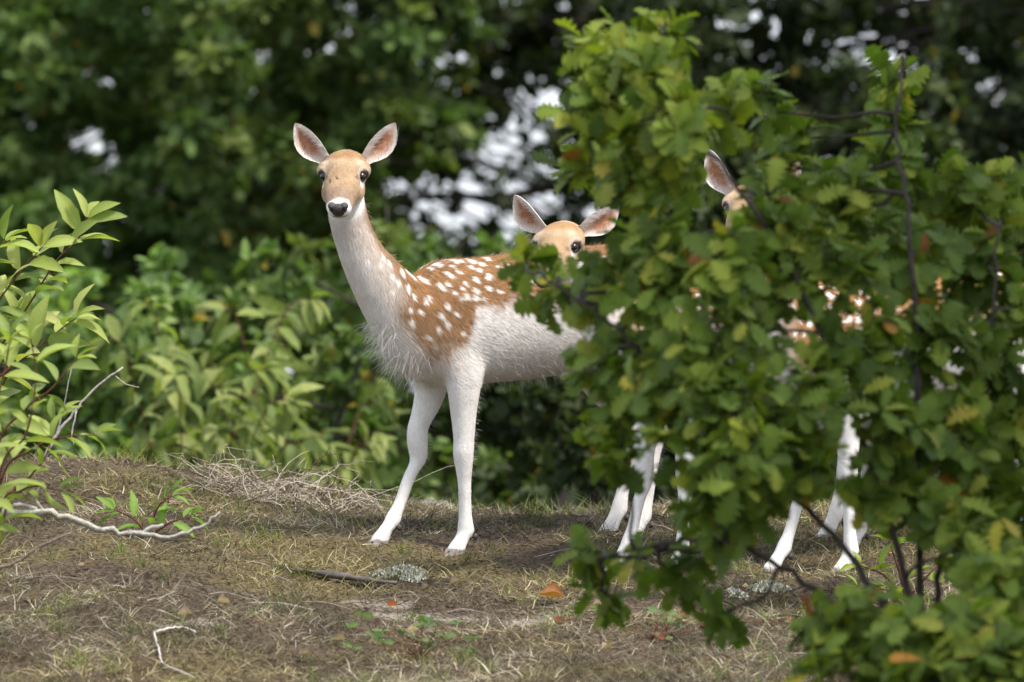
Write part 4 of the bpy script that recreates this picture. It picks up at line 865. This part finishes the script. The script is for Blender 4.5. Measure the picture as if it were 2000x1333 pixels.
# low bramble with round leaves on the slope, small weeds
def weed(px, py, n, spread, hgt, size, cols, label, cat='weed'):
    b = on_ground(px, py); root = empty('bramble_sprout', b, label, cat, 'bramble sprouts'); MESH = leaf_meshes('bramble_leaf', ROUND[:4], np.array(cols), 1.15)
    for k in range(n):
        e = b + np.array([rng.normal(0, spread), rng.normal(0, spread * .6), 0]); e[2] = ground_z(e[0], e[1]) + rng.uniform(.25, 1) * hgt
        G = Geo(); v, f = tube(wobble(b, e, 6, .01, -.02), np.linspace(.0013, .0008, 6), 4); G.add(v, f, np.array([.16, .07, .04])); link('stem', G.mesh('weed_stem', True, b), M_twig, root)
        for j in range(3):
            ax = norm(np.array([math.cos(2.1 * j + k), math.sin(2.1 * j + k) * .6, .15 + rng.normal(0, .2)])); nr = norm(np.array([0, -.5, .8]) + rng.normal(size=3) * .35); place_leaf(MESH[int(rng.integers(0, len(cols)))][int(rng.integers(0, 4))], root, e, leaf_frames(ax, nr), size * rng.uniform(.7, 1.2), b)
weed(820, 1290, 17, .10, .12, .033, [(.10, .16, .05), (.14, .20, .06), (.08, .13, .05)], 'small bramble sprout with round green leaflets on the slope')
weed(1270, 1250, 11, .12, .09, .030, [(.11, .18, .06), (.15, .20, .07), (.22, .08, .04)], 'trailing bramble sprout under the low oak leaves')
weed(680, 985, 6, .06, .08, .022, [(.12, .14, .08), (.16, .08, .07)], 'tiny reddish bramble sprout beside the heap of dead stems')
weed(330, 985, 4, .04, .04, .022, [(.13, .17, .10), (.16, .14, .10)], 'tiny grey green bramble sprout at the far edge of the crest')
# fallen leaves
def dead_leaf(px, py, size, col, label, vset=OAKS, group=None):
    b = on_ground(px, py, .018); v, f = vset[int(rng.integers(0, len(vset)))]; v = v.copy(); v[:, 2] += (np.abs(v[:, 1]) * 1.1) + .35 * (v[:, 0] - .5) ** 2
    R_ = leaf_frames(norm(np.array([rng.normal(), rng.normal() * .4, .1])), norm(np.array([rng.normal() * .3, -.6, .8]))); vv = (v - np.array([.5, 0, 0])) @ R_.T * size
    me = make_mesh('fallen_leaf', vv, f, np.tile(np.array(col), (len(vv), 1)) * rng.uniform(.8, 1.2, (len(vv), 1)), True); tag(link('fallen_leaf', me, M_leaf, None, b), label, 'leaf', group)
dead_leaf(1075, 1180, .075, (.30, .12, .035), 'curled orange brown fallen leaf lying on the slope', ROUND)
dead_leaf(765, 1198, .035, (.34, .10, .03), 'small rust red leaf caught above the bramble sprout', ROUND)
for k in range(34): dead_leaf(rng.uniform(20, 1600), rng.uniform(1100, 1325), rng.uniform(.02, .045), np.array([.26, .19, .13]) * rng.uniform(.4, 1.5), 'small withered leaf lying among the dry grass', ROUND, 'withered leaves on the slope')
# lichen cushions
def lichen(px, py, rx, ry, label, n=900):
    b = on_ground(px, py); a = rng.uniform(0, 6.28, n); r = np.sqrt(rng.random(n)) * (1 + .35 * np.sin(3 * a + px)); x = b[0] + np.cos(a) * r * rx; y = b[1] + np.sin(a) * r * ry; z = height(x, y)
    d = norm(rng.normal(size=(n, 3)) * .6 + np.array([0, 0, .8])); ln = rng.uniform(.008, .02, n) * (1.2 - .6 * r); sv = norm(np.cross(d, rng.normal(size=(n, 3)))) * .0022
    p0 = np.stack([x, y, z], -1); tip = p0 + d * ln[:, None]; v = np.stack([p0 - sv, p0 + sv, tip + sv * 1.4, tip - sv * 1.4], 1).reshape(-1, 3) - b
    c = np.repeat(np.array([.40, .41, .33]) * rng.uniform(.6, 1.2, (n, 1)), 4, axis=0); me = make_mesh('lichen', v, (np.arange(n) * 4)[:, None] + np.arange(4), c)
    tag(link('lichen_cushion', me, M_lichen, None, b), label, 'lichen', 'lichen cushions')
lichen(790, 1120, .075, .10, 'pale grey green lichen cushion below the hooves of the open doe', 1500)
lichen(1505, 1150, .05, .06, 'round pale lichen cushion below the hooves of the hidden doe')
lichen(1440, 1165, .03, .05, 'small grey lichen cushion beside the round lichen cushion', 400)
# rotten wood strip and pale log
def log(name, p0, p1, r, col, label, flat=.6):
    base = (p0 + p1) / 2; p = wobble(p0, p1, 16, .006); G = Geo(); v, f = tube(p, r * (1 + .25 * rng.normal(size=16)).clip(.5, 1.4) * np.sin(np.linspace(.25, math.pi - .25, 16)) ** .5, 9, .18); v[:, 2] = base[2] + (v[:, 2] - base[2]) * flat + 0
    G.add(v, f, np.array(col) * (.7 + .6 * noise3(v * 60, 3))[:, None]); o = link(name, G.mesh(name, True, base), M_bark, None, base); return tag(o, label, 'log')
log('rotten_log', on_ground(555, 1108, .004), on_ground(775, 1150, .004), .014, (.10, .085, .075), 'dark strip of rotten wood sunk in the moss of the slope')
_l = P(835, 990, 2.0); log('fallen_log', P(790, 994, 1.9), P(885, 996, 2.1), .030, (.17, .16, .125), 'pale smooth log lying just behind the crest', 1.0)
# dandelion
def dandelion():
    b = P(1214, 1000, .75); b[2] = ground_z(b[0], b[1]); top = P(1217, 962, .75); root = empty('dandelion', b, 'single yellow dandelion flower on the crest beside the white legs', 'flower'); G = Geo(); v, f = tube(wobble(b, top, 6, .004), [.0016] * 6, 6); G.add(v, f, np.array([.2, .24, .07])); link('stem', G.mesh('stem', True, b), M_leaf, root)
    n = 90; a = rng.uniform(0, 6.28, n); e = rng.uniform(-.2, 1.3, n); d = np.stack([np.cos(a) * np.cos(e), np.sin(a) * np.cos(e), np.sin(e)], -1); sv = norm(np.cross(d, rng.normal(size=(n, 3)))) * .0016
    v = np.stack([top - sv * .3, top + sv * .3, top + d * .013 + sv, top + d * .013 - sv], 1).reshape(-1, 3) - b; o = link('flower_head', make_mesh('flower', v, (np.arange(n) * 4)[:, None] + np.arange(4), np.tile(np.array([.75, .46, .02]), (4 * n, 1))), M_leaf, root)
dandelion()
